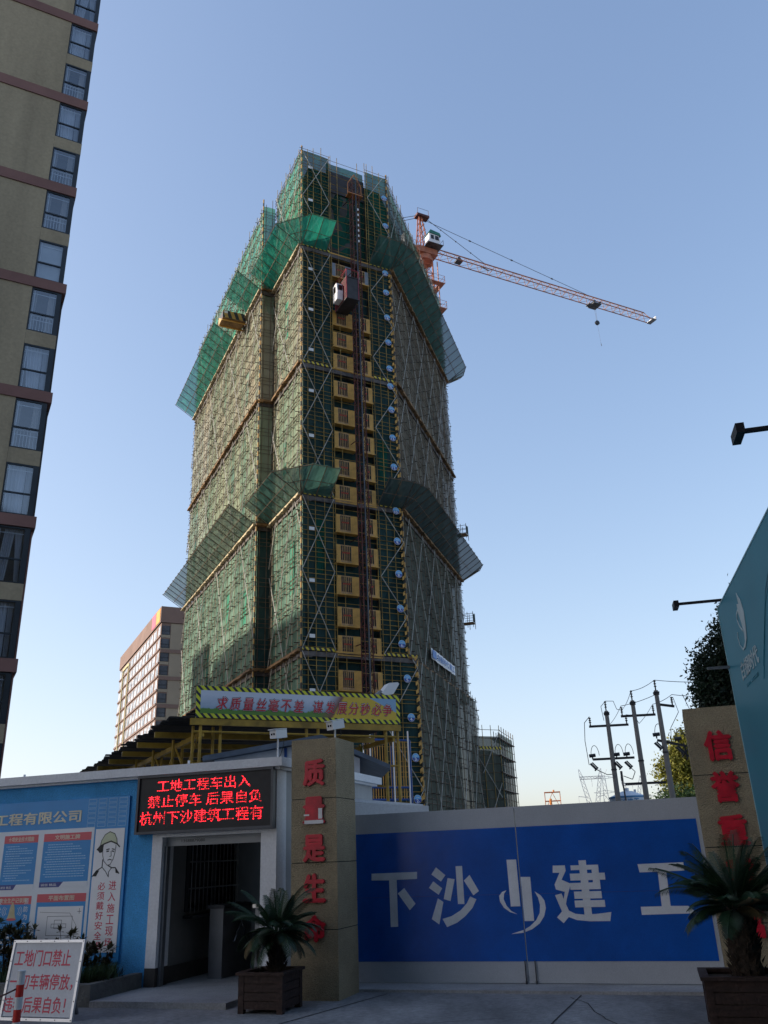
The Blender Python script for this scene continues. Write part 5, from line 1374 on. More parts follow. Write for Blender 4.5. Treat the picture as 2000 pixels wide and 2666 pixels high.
# flat-roofed block beyond the left picture edge: its roof line shades the foot of the tower
sh = V3(math.sin(rad(SUN_AZ)), math.cos(rad(SUN_AZ)))
DS = 62.0; RISE = DS * math.tan(rad(SUN_EL))
def cast(p): return np.array(p) + sh * DS
SB = thing('apartment_building', 'flat roofed apartment block with a stair tower beyond the left picture edge', 'apartment block', tuple(cast(tC)))
a1, a2, a3, a4 = cast(tA + (tA - tD) * .6), cast(fl_.pt(LL - 14.2, 0, 0)), cast(fl_.pt(LL - 15.6, 0, 0)), cast(fl_.pt(LL - 23.2, 0, 0))
off = sh * 11
m = MB(); ccore(m, 0, 19.6 + RISE, [a1, a2, a2 + off, a1 + off]); m.build('wall', 'render_tan', SB)
m = MB(); ccore(m, 0, 18.4 + RISE, [a2 + sh * .01, a3, a3 + off, a2 + off * 1.001]); m.build('link_wall', 'render_tan', SB)
m = MB(); ccore(m, 0, 22.0 + RISE, [a3 + sh * .01, a4, a4 + off, a3 + off * 1.001]); m.build('stair_tower', 'render_tan', SB)

# ================================================================== SHELTERED WALKWAY (canopy) AND ITS BANNER
mat('shed_yellow', (0.36, 0.225, 0.03), 0.55, vary=0.22, scale=1.5)
mat('shed_deck', (0.022, 0.020, 0.020), 0.9, vary=0.3, scale=1)
S0 = V3(-6.77, 29.2)
SF = Fr(S0, 63, 153); SL = Fr(S0, -28, -118)
t = thing('protective_canopy', 'yellow steel protective canopy with dark plank roof over the site road', 'canopy', tuple(S0))
def SP(a_, b_, z): return S0 + SF.e * a_ + SL.e * b_ + V3(0, 0, z)
CW, CLn = 7.85, 19.0
posts = [(.22, 0), (.95, .1), (4.1, 0), (4.55, 0), (7.3, 0), (7.8, 0)]
for a_, b_ in posts:
    o = MB(); o.tube(SP(a_, b_, 0), SP(a_, b_, 6.0), .055, 8); o.build('post', 'shed_yellow', t)
for a_, b_ in ((.05, 0), (.78, .1)):
    o = MB(); o.tube(SP(a_, b_ + .3, 0), SP(a_, b_ + .3, 6.0), .055, 8); o.build('post', 'shed_yellow', t)
for b_ in (3.2, 6.4, 9.6, 12.8, 16):
    for a_ in (.1, .45, CW - .1): 
        o = MB(); o.tube(SP(a_, b_, 0), SP(a_, b_, 5.9), .055, 6); o.build('post', 'shed_yellow', t)
o = MB(); o.bar(SP(-.15, -.05, 6.1), SP(CW + .05, -.05, 6.1), .12, .22); o.build('front_beam', 'shed_yellow', t)
for z in (5.78, 4.72): 
    o = MB(); o.tube(SP(0, .0, z), SP(CW, .0, z), .04, 6); o.build('rail', 'shed_yellow', t)
for b_ in (2.1, 5.0, 7.9, 10.8, 13.7, 16.6):
    o = MB(); o.bar(SP(-.85, b_, 5.92), SP(CW, b_, 5.92), .12, .2); o.build('cross_beam', 'shed_yellow', t)
for a_ in (.3, CW - .2):
    o = MB(); o.bar(SP(a_, 0, 5.7), SP(a_, CLn, 5.7), .12, .16); o.build('long_beam', 'shed_yellow', t)
for a_, b_, c_, d_ in ((.2, .2, 3.2, 5.6), (.2, 3.2, 6.4, 5.6), (.2, 6.4, 9.6, 5.6)):
    o = MB(); o.tube(SP(a_, b_, 3.6), SP(a_, c_, d_), .035, 5); o.tube(SP(a_, b_, 5.6), SP(a_, c_, 3.6), .035, 5); o.build('diagonal', 'shed_yellow', t)
for k in range(62):
    b_ = .05 + k * .305
    o = MB() if k == 0 else o
    o.bar(SP(-.75 + random.uniform(-.22, .12), b_ + .13, 6.22 + random.uniform(0, .03)), SP(CW - .02, b_ + .13, 6.22), .255, .05)
    if k % 2: o.bar(SP(.15, b_ + .1, 6.62), SP(CW - .05, b_ + .1, 6.62), .26, .05)
o.build('plank_roof', 'shed_deck', t)
for a_ in (.3, CW - .3):
    for b_ in np.arange(.6, CLn, 2.0): o = MB(); o.tube(SP(a_, b_, 6.24), SP(a_, b_, 6.6), .03, 4); o.build('roof_spacer', 'shed_yellow', t)
o = MB(); o.tube(SP(.6, .1, 4.65), SP(3.9, .6, 5.55), .045, 6); o.tube(SP(CW - .5, .3, 4.0), SP(CW - .5, 8, 5.0), .04, 5); o.build('diagonal', 'shed_yellow', t)

t = thing('slogan_banner', 'long printed banner with red slogan and black yellow hazard border over the canopy', 'banner', tuple(SF.pt(3.9, .1, 6.22)))
stripe_mat('hazard_tape', (0.62, 0.62, 0.03), (0.012, 0.014, 0.04), (SF.e[0] * 1.0, SF.e[1] * 1.0, .95), 4.0, duty=.55)
def banner_face():
    """printed landscape: pale sky, green treeline, ochre field"""
    m = bpy.data.materials.new('banner_print'); m.use_nodes = True; tt = m.node_tree; N = tt.nodes; L = tt.links; p = N['Principled BSDF']; p.inputs['Roughness'].default_value = .45
    tc = N.new('ShaderNodeTexCoord')
    ds = N.new('ShaderNodeVectorMath'); ds.operation = 'DOT_PRODUCT'; ds.inputs[1].default_value = tuple(SF.e); L.new(tc.outputs['Object'], ds.inputs[0])
    sx = N.new('ShaderNodeSeparateXYZ'); L.new(tc.outputs['Object'], sx.inputs[0])
    n1 = N.new('ShaderNodeTexNoise'); n1.inputs['Scale'].default_value = 3.2; n1.inputs['Detail'].default_value = 6; L.new(tc.outputs['Object'], n1.inputs['Vector'])
    nz = N.new('ShaderNodeMath'); nz.operation = 'MULTIPLY_ADD'; nz.inputs[1].default_value = .42; L.new(n1.outputs['Fac'], nz.inputs[0]); L.new(sx.outputs['Z'], nz.inputs[2])
    r1 = N.new('ShaderNodeValToRGB'); e_ = r1.color_ramp.elements
    e_[0].position = .53; e_[0].color = (.10, .22, .03, 1); e_[1].position = .57; e_[1].color = (.30, .40, .50, 1)
    x = r1.color_ramp.elements.new(.70); x.color = (.40, .47, .56, 1); x = r1.color_ramp.elements.new(1.0); x.color = (.56, .60, .68, 1)
    L.new(nz.outputs[0], r1.inputs[0])
    # ochre field towards the right end
    sm = N.new('ShaderNodeMath'); sm.operation = 'MULTIPLY_ADD'; sm.inputs[1].default_value = -.62; L.new(sx.outputs['Z'], sm.inputs[0]); L.new(ds.outputs['Value'], sm.inputs[2])
    gt = N.new('ShaderNodeMapRange'); gt.inputs[1].default_value = 1.02; gt.inputs[2].default_value = 1.12; L.new(sm.outputs[0], gt.inputs[0])
    gt2 = N.new('ShaderNodeMapRange'); gt2.inputs[1].default_value = .5; gt2.inputs[2].default_value = 1.0; L.new(sm.outputs[0], gt2.inputs[0])
    r2 = N.new('ShaderNodeMix'); r2.data_type = 'RGBA'; r2.inputs[7].default_value = (.20, .075, .05, 1); L.new(gt2.outputs[0], r2.inputs[0]); L.new(r1.outputs[0], r2.inputs[6])
    r3 = N.new('ShaderNodeMix'); r3.data_type = 'RGBA'; r3.inputs[7].default_value = (.62, .42, .03, 1); L.new(gt.outputs[0], r3.inputs[0]); L.new(r2.outputs[2], r3.inputs[6])
    # far right corner of sky
    sm2 = N.new('ShaderNodeMath'); sm2.operation = 'MULTIPLY_ADD'; sm2.inputs[1].default_value = 2.2; L.new(sx.outputs['Z'], sm2.inputs[0]); L.new(ds.outputs['Value'], sm2.inputs[2])
    g3 = N.new('ShaderNodeMapRange'); g3.inputs[1].default_value = 4.75; g3.inputs[2].default_value = 4.82; L.new(sm2.outputs[0], g3.inputs[0])
    r4 = N.new('ShaderNodeMix'); r4.data_type = 'RGBA'; r4.inputs[7].default_value = (.22, .38, .55, 1); L.new(g3.outputs[0], r4.inputs[0]); L.new(r3.outputs[2], r4.inputs[6])
    L.new(r4.outputs[2], p.inputs['Base Color']); MATS['banner_print'] = m
banner_face()
BW0, BW1, BZ0, BZ1 = 0.0, 7.87, 6.23, 7.32
bd = .15
m = MB(); m.box(SF, BW0 + bd, BW1 - bd, .10, .13, BZ0 + bd, BZ1 - bd); m.build('printed_cloth', 'banner_print', t)
m = MB(); m.box(SF, BW0, BW1, .10, .133, BZ0, BZ0 + bd); m.box(SF, BW0, BW1, .10, .133, BZ1 - bd, BZ1); m.box(SF, BW0, BW0 + bd, .10, .133, BZ0 + bd, BZ1 - bd); m.box(SF, BW1 - bd, BW1, .10, .133, BZ0 + bd, BZ1 - bd); m.build('hazard_border', 'hazard_tape', t)
m = MB()
for a_ in np.arange(.2, 7.9, 1.5): m.tube(SF.pt(a_, .05, 6.2), SF.pt(a_, .05, 7.3), .03, 5)
m.build('support_pole', 'shed_yellow', t)
ss = [.72 + .472 * i for i in range(7)] + [4.32 + .472 * i for i in range(7)]
outl, inner = MB(), MB()
for ch, s in zip('求质量丝毫不差谋发展分秒必争', ss):
    outl.text(ch, SF, s - .025, s + .415, 6.53 - .025, 6.97 + .02, .131, .136, bold=.035, shear=.18)
    inner.text(ch, SF, s, s + .39, 6.53, 6.95, .1365, .142, bold=.012, shear=.18)
outl.build('letter_outline', 'ink', t)
wh = MB()
for ch, s in zip('求质量丝毫不差谋发展分秒必争', ss): wh.text(ch, SF, s - .008, s + .398, 6.53 - .01, 6.97, .1361, .1364, bold=.024, shear=.18)
wh.build('letter_halo', 'tag_white', t)
inner.build('letters', 'red_letter', t)

# floodlight on the canopy corner
ffl = Fr(SF.pt(7.25, -.2, 7.3), 63, 153)
t = thing('floodlight', 'large grey floodlight head on top of the banner right end', 'floodlight', tuple(ffl.o))
o = MB(); o.poly(ffl, [(-.05, .12), (.30, .52), (.66, .56), (.72, .50), (.45, .10), (.1, .02)], -.25, .2); o.build('housing', 'cam_white', t)
o = MB(); o.poly(ffl, [(-.28, .06), (-.05, .24), (.14, .12), (.05, -.02), (-.24, -.04)], -.15, .12); o.build('ballast_box', 'steel_grey', t)
o = MB(); o.tube(ffl.pt(.1, 0, -.2), ffl.pt(.12, 0, .1), .03, 6); o.build('bracket', 'steel_dark', t)
# furled flags
for s, m_, nm_ in ((6.75, 'red_letter', 'red'), (7.55, 'leaf_olive', 'yellow green')):
    p_ = SP(s, 2.5, 0)
    mat('flag_' + nm_.split()[0], (0.30, 0.03, 0.05) if nm_ == 'red' else (0.16, 0.17, 0.02), 0.8, vary=.2)
    t = thing('flag', 'furled %s flag hanging under the canopy right end' % nm_, 'flag', tuple(p_), 'flags under the canopy')
    o = MB(); o.tube(p_, p_ + V3(0, 0, 5.9), .025, 6); o.build('flag_pole', 'chrome', t)
    o = MB(); prof = [(.03, 5.75), (.05, 5.5), (.13, 4.9), (.11, 4.5), (.06, 4.25)]
    for (r0, z0), (r1, z1) in zip(prof[:-1], prof[1:]): o.tube(p_ + V3(-.06, 0, z0), p_ + V3(-.07, 0, z1), r0, 9, r1, cap=False)
    o.build('cloth', 'flag_' + nm_.split()[0], t)

# prefab hut under the canopy
mat('prefab_white', (0.55, 0.58, 0.62), 0.5, vary=0.05, scale=1, fine=(9, .04)); mat('prefab_blue', (0.02, 0.07, 0.25), 0.45, vary=0.1)
mat('hut_roof', (0.10, 0.13, 0.17), 0.55, vary=0.15)
HF = Fr(V3(-5.05, 24.45), 84, 174)
t = thing('prefab_hut', 'white gabled prefab hut with blue trim behind the guardhouse', 'hut', tuple(HF.o))
m = MB(); m.poly(HF, [(0, 0), (4.1, 0), (4.1, 4.22), (3.0, 4.72), (.0, 4.28)], -5, 0); m.build('wall', 'prefab_white', t)
m = MB(); m.box(HF, 0, 4.1, .0, .03, 3.72, 3.80); m.box(HF, 1.95, 2.03, .0, .035, 3.80, 4.56); m.box(HF, 0, .08, .0, .035, 0, 3.72); m.build('trim', 'prefab_blue', t)
m = MB(); m.poly(HF, [(-.3, 4.24), (3.0, 4.74), (4.95, 3.88), (4.95, 4.0), (3.0, 4.88), (-.3, 4.38)], -5.2, .25); m.build('roof', 'hut_roof', t)
# low white-eaved gatehouse store behind the left gate leaf
EF = Fr(V3(-.75, 14.95), 80, 170)
t = thing('store_hut', 'white eaved store hut peeping over the left gate leaf', 'hut', tuple(EF.o))
m = MB(); m.box(EF, .0, 1.2, -1.2, 0, 0, 2.25); m.build('wall', 'prefab_white', t)
m = MB(); m.poly(EF, [(-.1, 2.25), (1.28, 2.25), (1.28, 2.36), (-.1, 2.46)], -1.4, .25); m.poly(EF, [(-.05, 2.465), (1.2, 2.365), (1.2, 2.39), (-.05, 2.52)], -1.35, .18); m.build('roof', 'wall_white', t)
# hoist base enclosure
t = thing('hoist_enclosure', 'blue framed barred hoist enclosure at the foot of the tower mast', 'enclosure', fF.pt(5, 3, 0))
m = MB()
for s in (3.2, 5.0, 6.9):
    for d in (.6, 3.6): m.tube(fF.pt(s, d, 0), fF.pt(s, d, 9.2), .07, 5)
for z in (5.2, 6.0, 9.2): m.tube(fF.pt(3.2, 3.6, z), fF.pt(6.9, 3.6, z), .07, 5); m.tube(fF.pt(3.2, .6, z), fF.pt(3.2, 3.6, z), .07, 5)
m.build('frame', 'prefab_blue', t)
m = MB()
for s in np.arange(3.3, 6.9, .2): m.tube(fF.pt(s, 3.6, 5.2), fF.pt(s, 3.6, 9.2), .025, 4)
m.build('bars', 'gate_yellow', t)
for s in (3.6, 5.4, 6.6):
    m = MB(); m.tube(fF.pt(s, 3.9, 0), fF.pt(s, 3.9, 9.8), .06, 6); m.build('pale_post', 'cam_white', t)

# ================================================================== UTILITY POLES
mat('pole_concrete', (0.20, 0.19, 0.175), 0.85, vary=0.12, scale=2, stretch=(1, 1, .3))
mat('hardware', (0.035, 0.036, 0.04), 0.5, 0.3, vary=0.1)
def sagline(a_, b_, sag, n=10): return [a_ + (b_ - a_) * q - V3(0, 0, 4 * sag * q * (1 - q)) for q in np.linspace(0, 1, n)]
def insul(o, p, h_=.36): 
    o.tube(p, p + V3(0, 0, h_), .03, 5)
    for q in (.35, .6, .85): o.tube(p + V3(0, 0, h_ * q), p + V3(0, 0, h_ * q + .03), .055, 6)
xe = dv(96); ye = dv(6)
def upole(base, top, label, arms, kind):
    t_ = thing('utility_pole', label, 'utility pole', tuple(base), 'concrete utility poles behind the gate')
    o = MB(); o.tube(base, base + V3(0, 0, top), .14, 12, .085); o.build('shaft', 'pole_concrete', t_)
    tip = base + V3(0, 0, top)
    o = MB(); insul(o, tip, .42); o.box(Fr(tip, 96), -.11, .11, -.11, .11, -.12, -.06); o.build('top_insulator', 'hardware', t_)
    for z, a_, b_, tilt in arms:
        c = tip + V3(0, 0, z); o = MB(); o.bar(c + xe * a_, c + xe * b_ + V3(0, 0, tilt), .09, .09); arm = o.build('cross_arm', 'hardware', t_)
        if kind == 'term' or z > -1:
            for q in (a_ + .06, b_ - .06):
                o = MB(); insul(o, c + xe * q + V3(0, 0, .04 + tilt * (1 if q > 0 else 0)), .34); o.build('insulator', 'hardware', arm)
    o = MB()
    for z in (-.12, -2.4): o.tube(tip + V3(0, 0, z), tip + V3(0, 0, z - .06), .12, 10)
    o.build('clamp_band', 'hardware', t_)
    return t_, tip
p1, p2, p3 = V3(9.23, 36.86), V3(10.06, 35.61), V3(10.72, 34.37)
t1, k1 = upole(p1, 7.05, 'leftmost concrete utility pole carrying two cross arms with fuse switches', [(-.62, -.80, .85, 0), (-1.98, -.82, .90, 0)], 'arm')
t2, k2 = upole(p2, 7.25, 'middle plain utility pole with a single cross arm', [(-.62, -.55, .85, 0)], 'arm')
t3, k3 = upole(p3, 7.42, 'right utility pole with switch gear near the gate pillar', [(-.55, -.05, .62, -.12), (-1.95, -.25, .85, -.28)], 'arm')
def fuses(t_, tip, xs, z, tilt=0):
    for q in xs:
        c = tip + xe * q + V3(0, 0, z + tilt * q)
        o = MB(); o.tube(c + V3(0, 0, .15) - xe * .13, c + V3(0, 0, .17) + xe * .13, .075, 7); o.tube(c, c + V3(0, 0, .13), .03, 5); o.build('arrester', 'hardware', t_)
        o = MB(); a2 = c + V3(-.05, -.12, -.22); o.tube(a2 + xe * .12 - V3(0, 0, .2), a2 - xe * .1 + V3(0, 0, .05), .05, 6); o.tube(a2 + xe * .16 - V3(0, 0, .12), a2 - xe * .02 + V3(0, 0, .09), .03, 5); o.tube(a2 + xe * .05 - V3(0, 0, .25), a2 + xe * .2 - V3(0, 0, .12), .03, 5); o.build('fuse_switch', 'hardware', t_)
        o = MB(); lp = [c + xe * (.17 * math.cos(u) + .12) + V3(0, 0, .15 + .42 * math.sin(u)) for u in np.linspace(0, math.pi, 9)]; o.path(lp, .012, 4); o.build('jumper', 'hardware', t_)
fuses(t1, k1, (-.82, .18, .60), -1.98)
fuses(t3, k3, (-.25, .55), -1.95, -.25)
o = MB(); lp = [k1 + xe * -.74 + V3(0, 0, -.2), k1 + xe * -.98 + V3(0, 0, -.45), k1 + xe * -1.05 + V3(0, 0, -1.2), k1 + xe * -1.0 + V3(0, 0, -2.2)]; o.path(lp, .014, 4)
o.path([k1 + V3(0, 0, .4), k1 - xe * .2 + V3(0, 0, .2), k1 - xe * .15 + V3(0, 0, -.4)], .012, 4); o.path([k1 + V3(0, 0, .42), k1 + xe * .35 + V3(0, 0, .4), k1 + xe * .45 + V3(0, 0, .05), k1 + xe * .65], .012, 4)
o.path([k1 + xe * .8 + V3(0, 0, -.2), k1 + xe * 1.15 + V3(0, 0, -.25), k1 + xe * 1.3 + V3(0, 0, -.6)], .012, 4)
o.path([k1 + xe * -.8 + V3(0, 0, -2.35), k1 + xe * -.3 + V3(0, 0, -2.62), k1 + xe * .05 + V3(0, 0, -2.6)], .016, 4); o.path([k1 + xe * .62 + V3(0, 0, -2.3), k1 + xe * .85 + V3(0, 0, -2.55), k1 + xe * .7 + V3(0, 0, -2.85), k1 + xe * .35 + V3(0, 0, -2.7)], .016, 4); o.build('jumper', 'hardware', t1)
o = MB(); cb0 = k1 + xe * .28 + V3(0, 0, -2.9); o.path([cb0, cb0 + V3(.02, -.05, -.8), cb0 + V3(.15, -.1, -1.7), cb0 + V3(.45, -.3, -2.7), cb0 + V3(.95, -.6, -3.6), cb0 + V3(1.05, -.7, -4.2), cb0 + V3(1.05, -.7, -6)], .035, 6); o.tube(cb0, cb0 + V3(0, 0, .4), .05, 6); o.build('drop_cable', 'hardware', t1)
o = MB(); b2 = p2 + V3(0, 0, 3.95); o.bar(b2 - xe * .75, b2 + xe * .85, .09, .09); o.build('lower_arm', 'hardware', t2)
o = MB(); o.path([k3 + xe * .62 + V3(0, 0, -.3), k3 + xe * .75 + V3(0, 0, -.9), k3 + xe * .35 + V3(0, 0, -1.5), k3 + xe * .3 + V3(0, 0, -1.9)], .012, 4); o.path([k3 + xe * 1.0 + V3(0, 0, -.2), k3 + xe * 1.25 + V3(0, 0, -1.0), k3 + xe * 1.0 + V3(0, 0, -1.7)], .012, 4); o.build('jumper', 'hardware', t3)
o = MB(); o.bar(k3 + xe * .45 + V3(0, 0, -2.25), k3 + xe * .95 + V3(0, 0, -2.7), .05, .05); o.bar(k3 + xe * .6 + V3(0, 0, -2.65), k3 + xe * 1.0 + V3(0, 0, -2.2), .05, .05); o.bar(k3 + xe * .75 + V3(0, 0, -2.1), k3 + xe * .8 + V3(0, 0, -2.75), .05, .05); o.build('bracket', 'hardware', t3)
k4 = k3 + V3(2.3, -2.2, -.4)
def wire(a_, b_, sag, lb):
    o = MB(); o.path(sagline(a_, b_, sag), .012, 4); tag(o.build('power_line', 'hardware', loc=tuple(a_)), lb, 'power line', 'power lines strung between the utility poles')
wire(k1 + xe * .65, k2 + V3(0, 0, .4), .10, 'top wire from the leftmost pole to the middle pole')
wire(k2 + V3(0, 0, .4), k3 + V3(0, 0, .42), .08, 'top wire from the middle pole to the right pole')
wire(k1 + xe * .1 + V3(0, 0, -.55), k2 - xe * .5 + V3(0, 0, -.2), .06, 'lower wire from the leftmost pole to the arm of the middle pole')
wire(k2 - xe * .5 + V3(0, 0, -.2), k3 + xe * 0 + V3(0, 0, -.15), .05, 'middle wire from the left arm end of the middle pole to the right pole')
wire(k1 + xe * 1.3 + V3(0, 0, -.6), k2 + xe * .8 + V3(0, 0, -.2), .05, 'wire from the leftmost pole fuse arm to the right arm of the middle pole')
wire(k2 + xe * .8 + V3(0, 0, -.2), k3 + xe * .6 + V3(0, 0, -.2), .05, 'wire from the right arm end of the middle pole to the right pole arm')
wire(k3 + V3(0, 0, .42), k4 + V3(0, 0, .3), .08, 'top wire running from the right pole into the dark tree')
wire(k3 + xe * .6 + V3(0, 0, -.2), k4 + V3(.4, 0, -.3), .08, 'lower wire running from the right pole into the dark tree')

# ================================================================== FAR PYLONS, TANK, HOARDING FRAME
mat('pylon_grey', (0.34, 0.36, 0.39), 0.6, 0.2, vary=0.1)
mat('tank_white', (0.55, 0.60, 0.66), 0.5, vary=0.08); mat('tank_blue', (0.06, 0.22, 0.42), 0.5)
mat('frame_rust', (0.36, 0.12, 0.05), 0.7, vary=0.2); mat('pipe_orange', (0.72, 0.25, 0.06), 0.6)  # rusty cage and the pipe's own orange
def lattice(o, a0, a1, w0, w1, n, r, e_=dv(102), f_=dv(12)):
    prev = None
    for i in range(n + 1):
        c = a0 + (a1 - a0) * i / n; w_ = w0 + (w1 - w0) * i / n
        q = [c + e_ * x * w_ / 2 + f_ * y * w_ / 2 for x, y in ((-1, -1), (1, -1), (1, 1), (-1, 1))]
        if prev is not None:
            for k in range(4):
                o.tube(prev[k], q[k], r, 3, cap=False); o.tube(prev[k], q[(k + 1) % 4], r * .6, 3, cap=False); o.tube(prev[(k + 1) % 4], q[k], r * .6, 3, cap=False)
        prev = q
E102 = dv(102)
def y_pylon(base, sc, label):
    t_ = thing('transmission_pylon', label, 'pylon', tuple(base), 'distant transmission pylons')
    P = lambda x, z: base + E102 * x * sc + V3(0, 0, z * sc)
    o = MB(); lattice(o, P(0, 0), P(0, 16), 6 * sc, 3.2 * sc, 6, .12 * sc); o.build('body', 'pylon_grey', t_)
    for sg in (-1, 1):
        o = MB(); lattice(o, P(sg * .8, 16), P(sg * 4.4, 33), 2.2 * sc, 1.4 * sc, 8, .11 * sc); lattice(o, P(sg * 4.4, 33), P(sg * 5.0, 36), 1.4 * sc, .3 * sc, 2, .09 * sc); o.build('fork_arm', 'pylon_grey', t_)
    o = MB(); lattice(o, P(-5, 32.0), P(5, 32.0), 1.2 * sc, 1.2 * sc, 7, .09 * sc, V3(0, 0, 1), dv(12)); o.build('bridge', 'pylon_grey', t_)
    o = MB(); o.tube(P(-2.6, 23.5), P(-6.5, 24), .14 * sc, 4); o.tube(P(-6.5, 24), P(-6.3, 20.5), .09 * sc, 4); o.tube(P(2.6, 23.5), P(5.6, 24.3), .14 * sc, 4); o.tube(P(0.3, 31.5), P(.3, 28), .09 * sc, 4); o.build('cross_arm', 'pylon_grey', t_)
def t_pylon(base, sc, label):
    t_ = thing('transmission_pylon', label, 'pylon', tuple(base), 'distant transmission pylons')
    P = lambda x, z: base + E102 * x * sc + V3(0, 0, z * sc)
    o = MB(); lattice(o, P(0, 0), P(0, 33), 4.6 * sc, 1.1 * sc, 12, .11 * sc); o.build('body', 'pylon_grey', t_)
    for z, w_ in ((32.0, 4.5), (25.5, 5.2), (18.8, 5.6)):
        o = MB()
        for sg in (-1, 1): o.tube(P(0, z + .9), P(sg * w_, z), .10 * sc, 3); o.tube(P(0, z - .5), P(sg * w_, z), .10 * sc, 3); o.tube(P(sg * w_ * .5, z - .2), P(sg * w_ * .5, z + .5), .07 * sc, 3)
        o.build('cross_arm', 'pylon_grey', t_)
    o = MB()
    for sg in (-1, 1): o.tube(P(0, 32.6), P(sg * 2.0, 36), .10 * sc, 3)
    o.build('earth_peak', 'pylon_grey', t_)
y_pylon(polar(12.55, 420) + V3(0, 0, 0), 1.0, 'wide forked transmission pylon left of the leftmost utility pole')
t_pylon(polar(13.35, 425), 1.0, 'narrow three armed transmission pylon close left of the leftmost utility pole')
y_pylon(polar(15.0, 560), 1.16, 'distant forked pylon between the leftmost and middle utility poles')
t_pylon(polar(15.75, 560), 1.16, 'distant three armed pylon just left of the middle utility pole')
t_pylon(polar(16.95, 690), 1.24, 'faintest small pylon between middle and right utility poles')
tc_ = polar(14.65, 90)
t = thing('water_tank', 'white round tank with blue lettering above the gate top', 'tank', tuple(tc_))
o = MB(); o.tube(tc_, tc_ + V3(0, 0, 6.15), 1.75, 28); o.build('shell', 'tank_white', t)
o = MB(); o.tube(tc_ + V3(0, 0, 6.15), tc_ + V3(0, 0, 6.65), 1.78, 28, .5); o.tube(tc_ + V3(0, 0, 6.65), tc_ + V3(0, 0, 6.95), .22, 8); o.tube(tc_ + V3(.8, 0, 6.4), tc_ + V3(.8, 0, 6.8), .12, 8); o.build('roof', 'tank_white', t)
o = MB(); o.tube(tc_ + V3(0, 0, 6.0), tc_ + V3(0, 0, 6.16), 1.80, 28); o.build('band', 'tank_blue', t)
o = MB(); ft = Fr(tc_, 104.6, 194.6)
for i, ch in enumerate('下沙建工'):
    a_ = rad(-33 + i * 20); q = Fr(tc_ + np.array([0, 0, 0]) + (ft.n * math.cos(a_) + ft.e * math.sin(a_)) * 1.76, 104.6 - math.degrees(a_), 194.6 - math.degrees(a_)); o.text(ch, q, -.27, .27, 5.35, 5.9, 0.0, .03, bold=.03)
o.build('lettering', 'tank_blue', t)
ob = polar(10.05, 120)
t = thing('pipe_cage', 'small rusty scaffold cage with an orange pipe above the gate top', 'scaffold', tuple(ob))
o = MB(); of = Fr(ob, 100)
for s in (-1, 1):
    for d in (-.7, .7): o.tube(of.pt(s, d, 0), of.pt(s, d, 8.75), .045, 4)
for z in (6.5, 7.6, 8.7):
    for d in (-.7, .7): o.tube(of.pt(-1.05, d, z), of.pt(1.05, d, z), .045, 4)
    for s in (-1, 1): o.tube(of.pt(s, -.7, z), of.pt(s, .7, z), .045, 4)
o.tube(of.pt(-1, -.7, 6.5), of.pt(0, -.7, 8.7), .035, 4); o.tube(of.pt(1, -.7, 6.5), of.pt(0, -.7, 8.7), .035, 4); o.build('cage', 'frame_rust', t)
o = MB(); o.tube(of.pt(-.3, 0, 0), of.pt(-.3, 0, 7.9), .17, 8); o.tube(of.pt(.2, 0, 8.7), of.pt(.2, 0, 9.0), .12, 6); o.build('pipe', 'pipe_orange', t)

# ================================================================== TREES
def tree(base, clumps, trunk_h, m_, label, leaf, n_per, trunk_r=.16):
    t_ = thing('tree', label, 'tree', tuple(base), 'trees behind the right pillar')
    b = np.array(base, float); o = MB(); f_ = b + V3(0, 0, trunk_h)
    o.tube(b, f_, trunk_r, 9, trunk_r * .7)
    for c, r in clumps:
        c = np.array(c); mid = f_ + (c - f_) * .5 + V3(0, 0, .2); o.tube(f_ - V3(0, 0, .1), mid, trunk_r * .5, 6, trunk_r * .3); o.tube(mid, c, trunk_r * .3, 5, .02)
        for k in range(7):
            d = rng.normal(size=3); d /= np.linalg.norm(d); o.tube(mid + (c - mid) * .6, c + d * r * .85, .022, 4, .006)
    o.build('trunk', 'bark', t_)
    V, F = [], []
    for c, r in clumps:
        c = np.array(c); r = np.array(r if hasattr(r, '__len__') else (r, r, r))
        nt_ = max(5, int(n_per * (r.mean() ** 1.6) / 14))
        for k in range(nt_):                          # twig tufts on the shell, thinner inside
            d = rng.normal(size=3); d /= np.linalg.norm(d); q = c + d * r * (rng.uniform(.3, 1.0) ** .45) * rng.uniform(.9, 1.06)
            for l in range(14):
                lp = q + rng.normal(size=3) * leaf * 1.2
                a_ = rng.normal(size=3) + d * .5 + np.array([0, 0, -.5]); a_ /= np.linalg.norm(a_); s_ = np.cross(a_, rng.normal(size=3)); s_ /= np.linalg.norm(s_)
                L = leaf * rng.uniform(.7, 1.3); W = L * .26; k0 = len(V)
                V += [lp - a_ * L * .5, lp + s_ * W, lp + a_ * L * .5, lp - s_ * W]; F.append((k0, k0 + 1, k0 + 2, k0 + 3))
    o = MB(); o.v = [tuple(v) for v in V]; o.f = F; o.build('crown', m_, t_)
def cl(base, lst): return [((base[0] + x, base[1] + y, z), r) for x, y, z, r in lst]
tb = polar(23.3, 20.5)
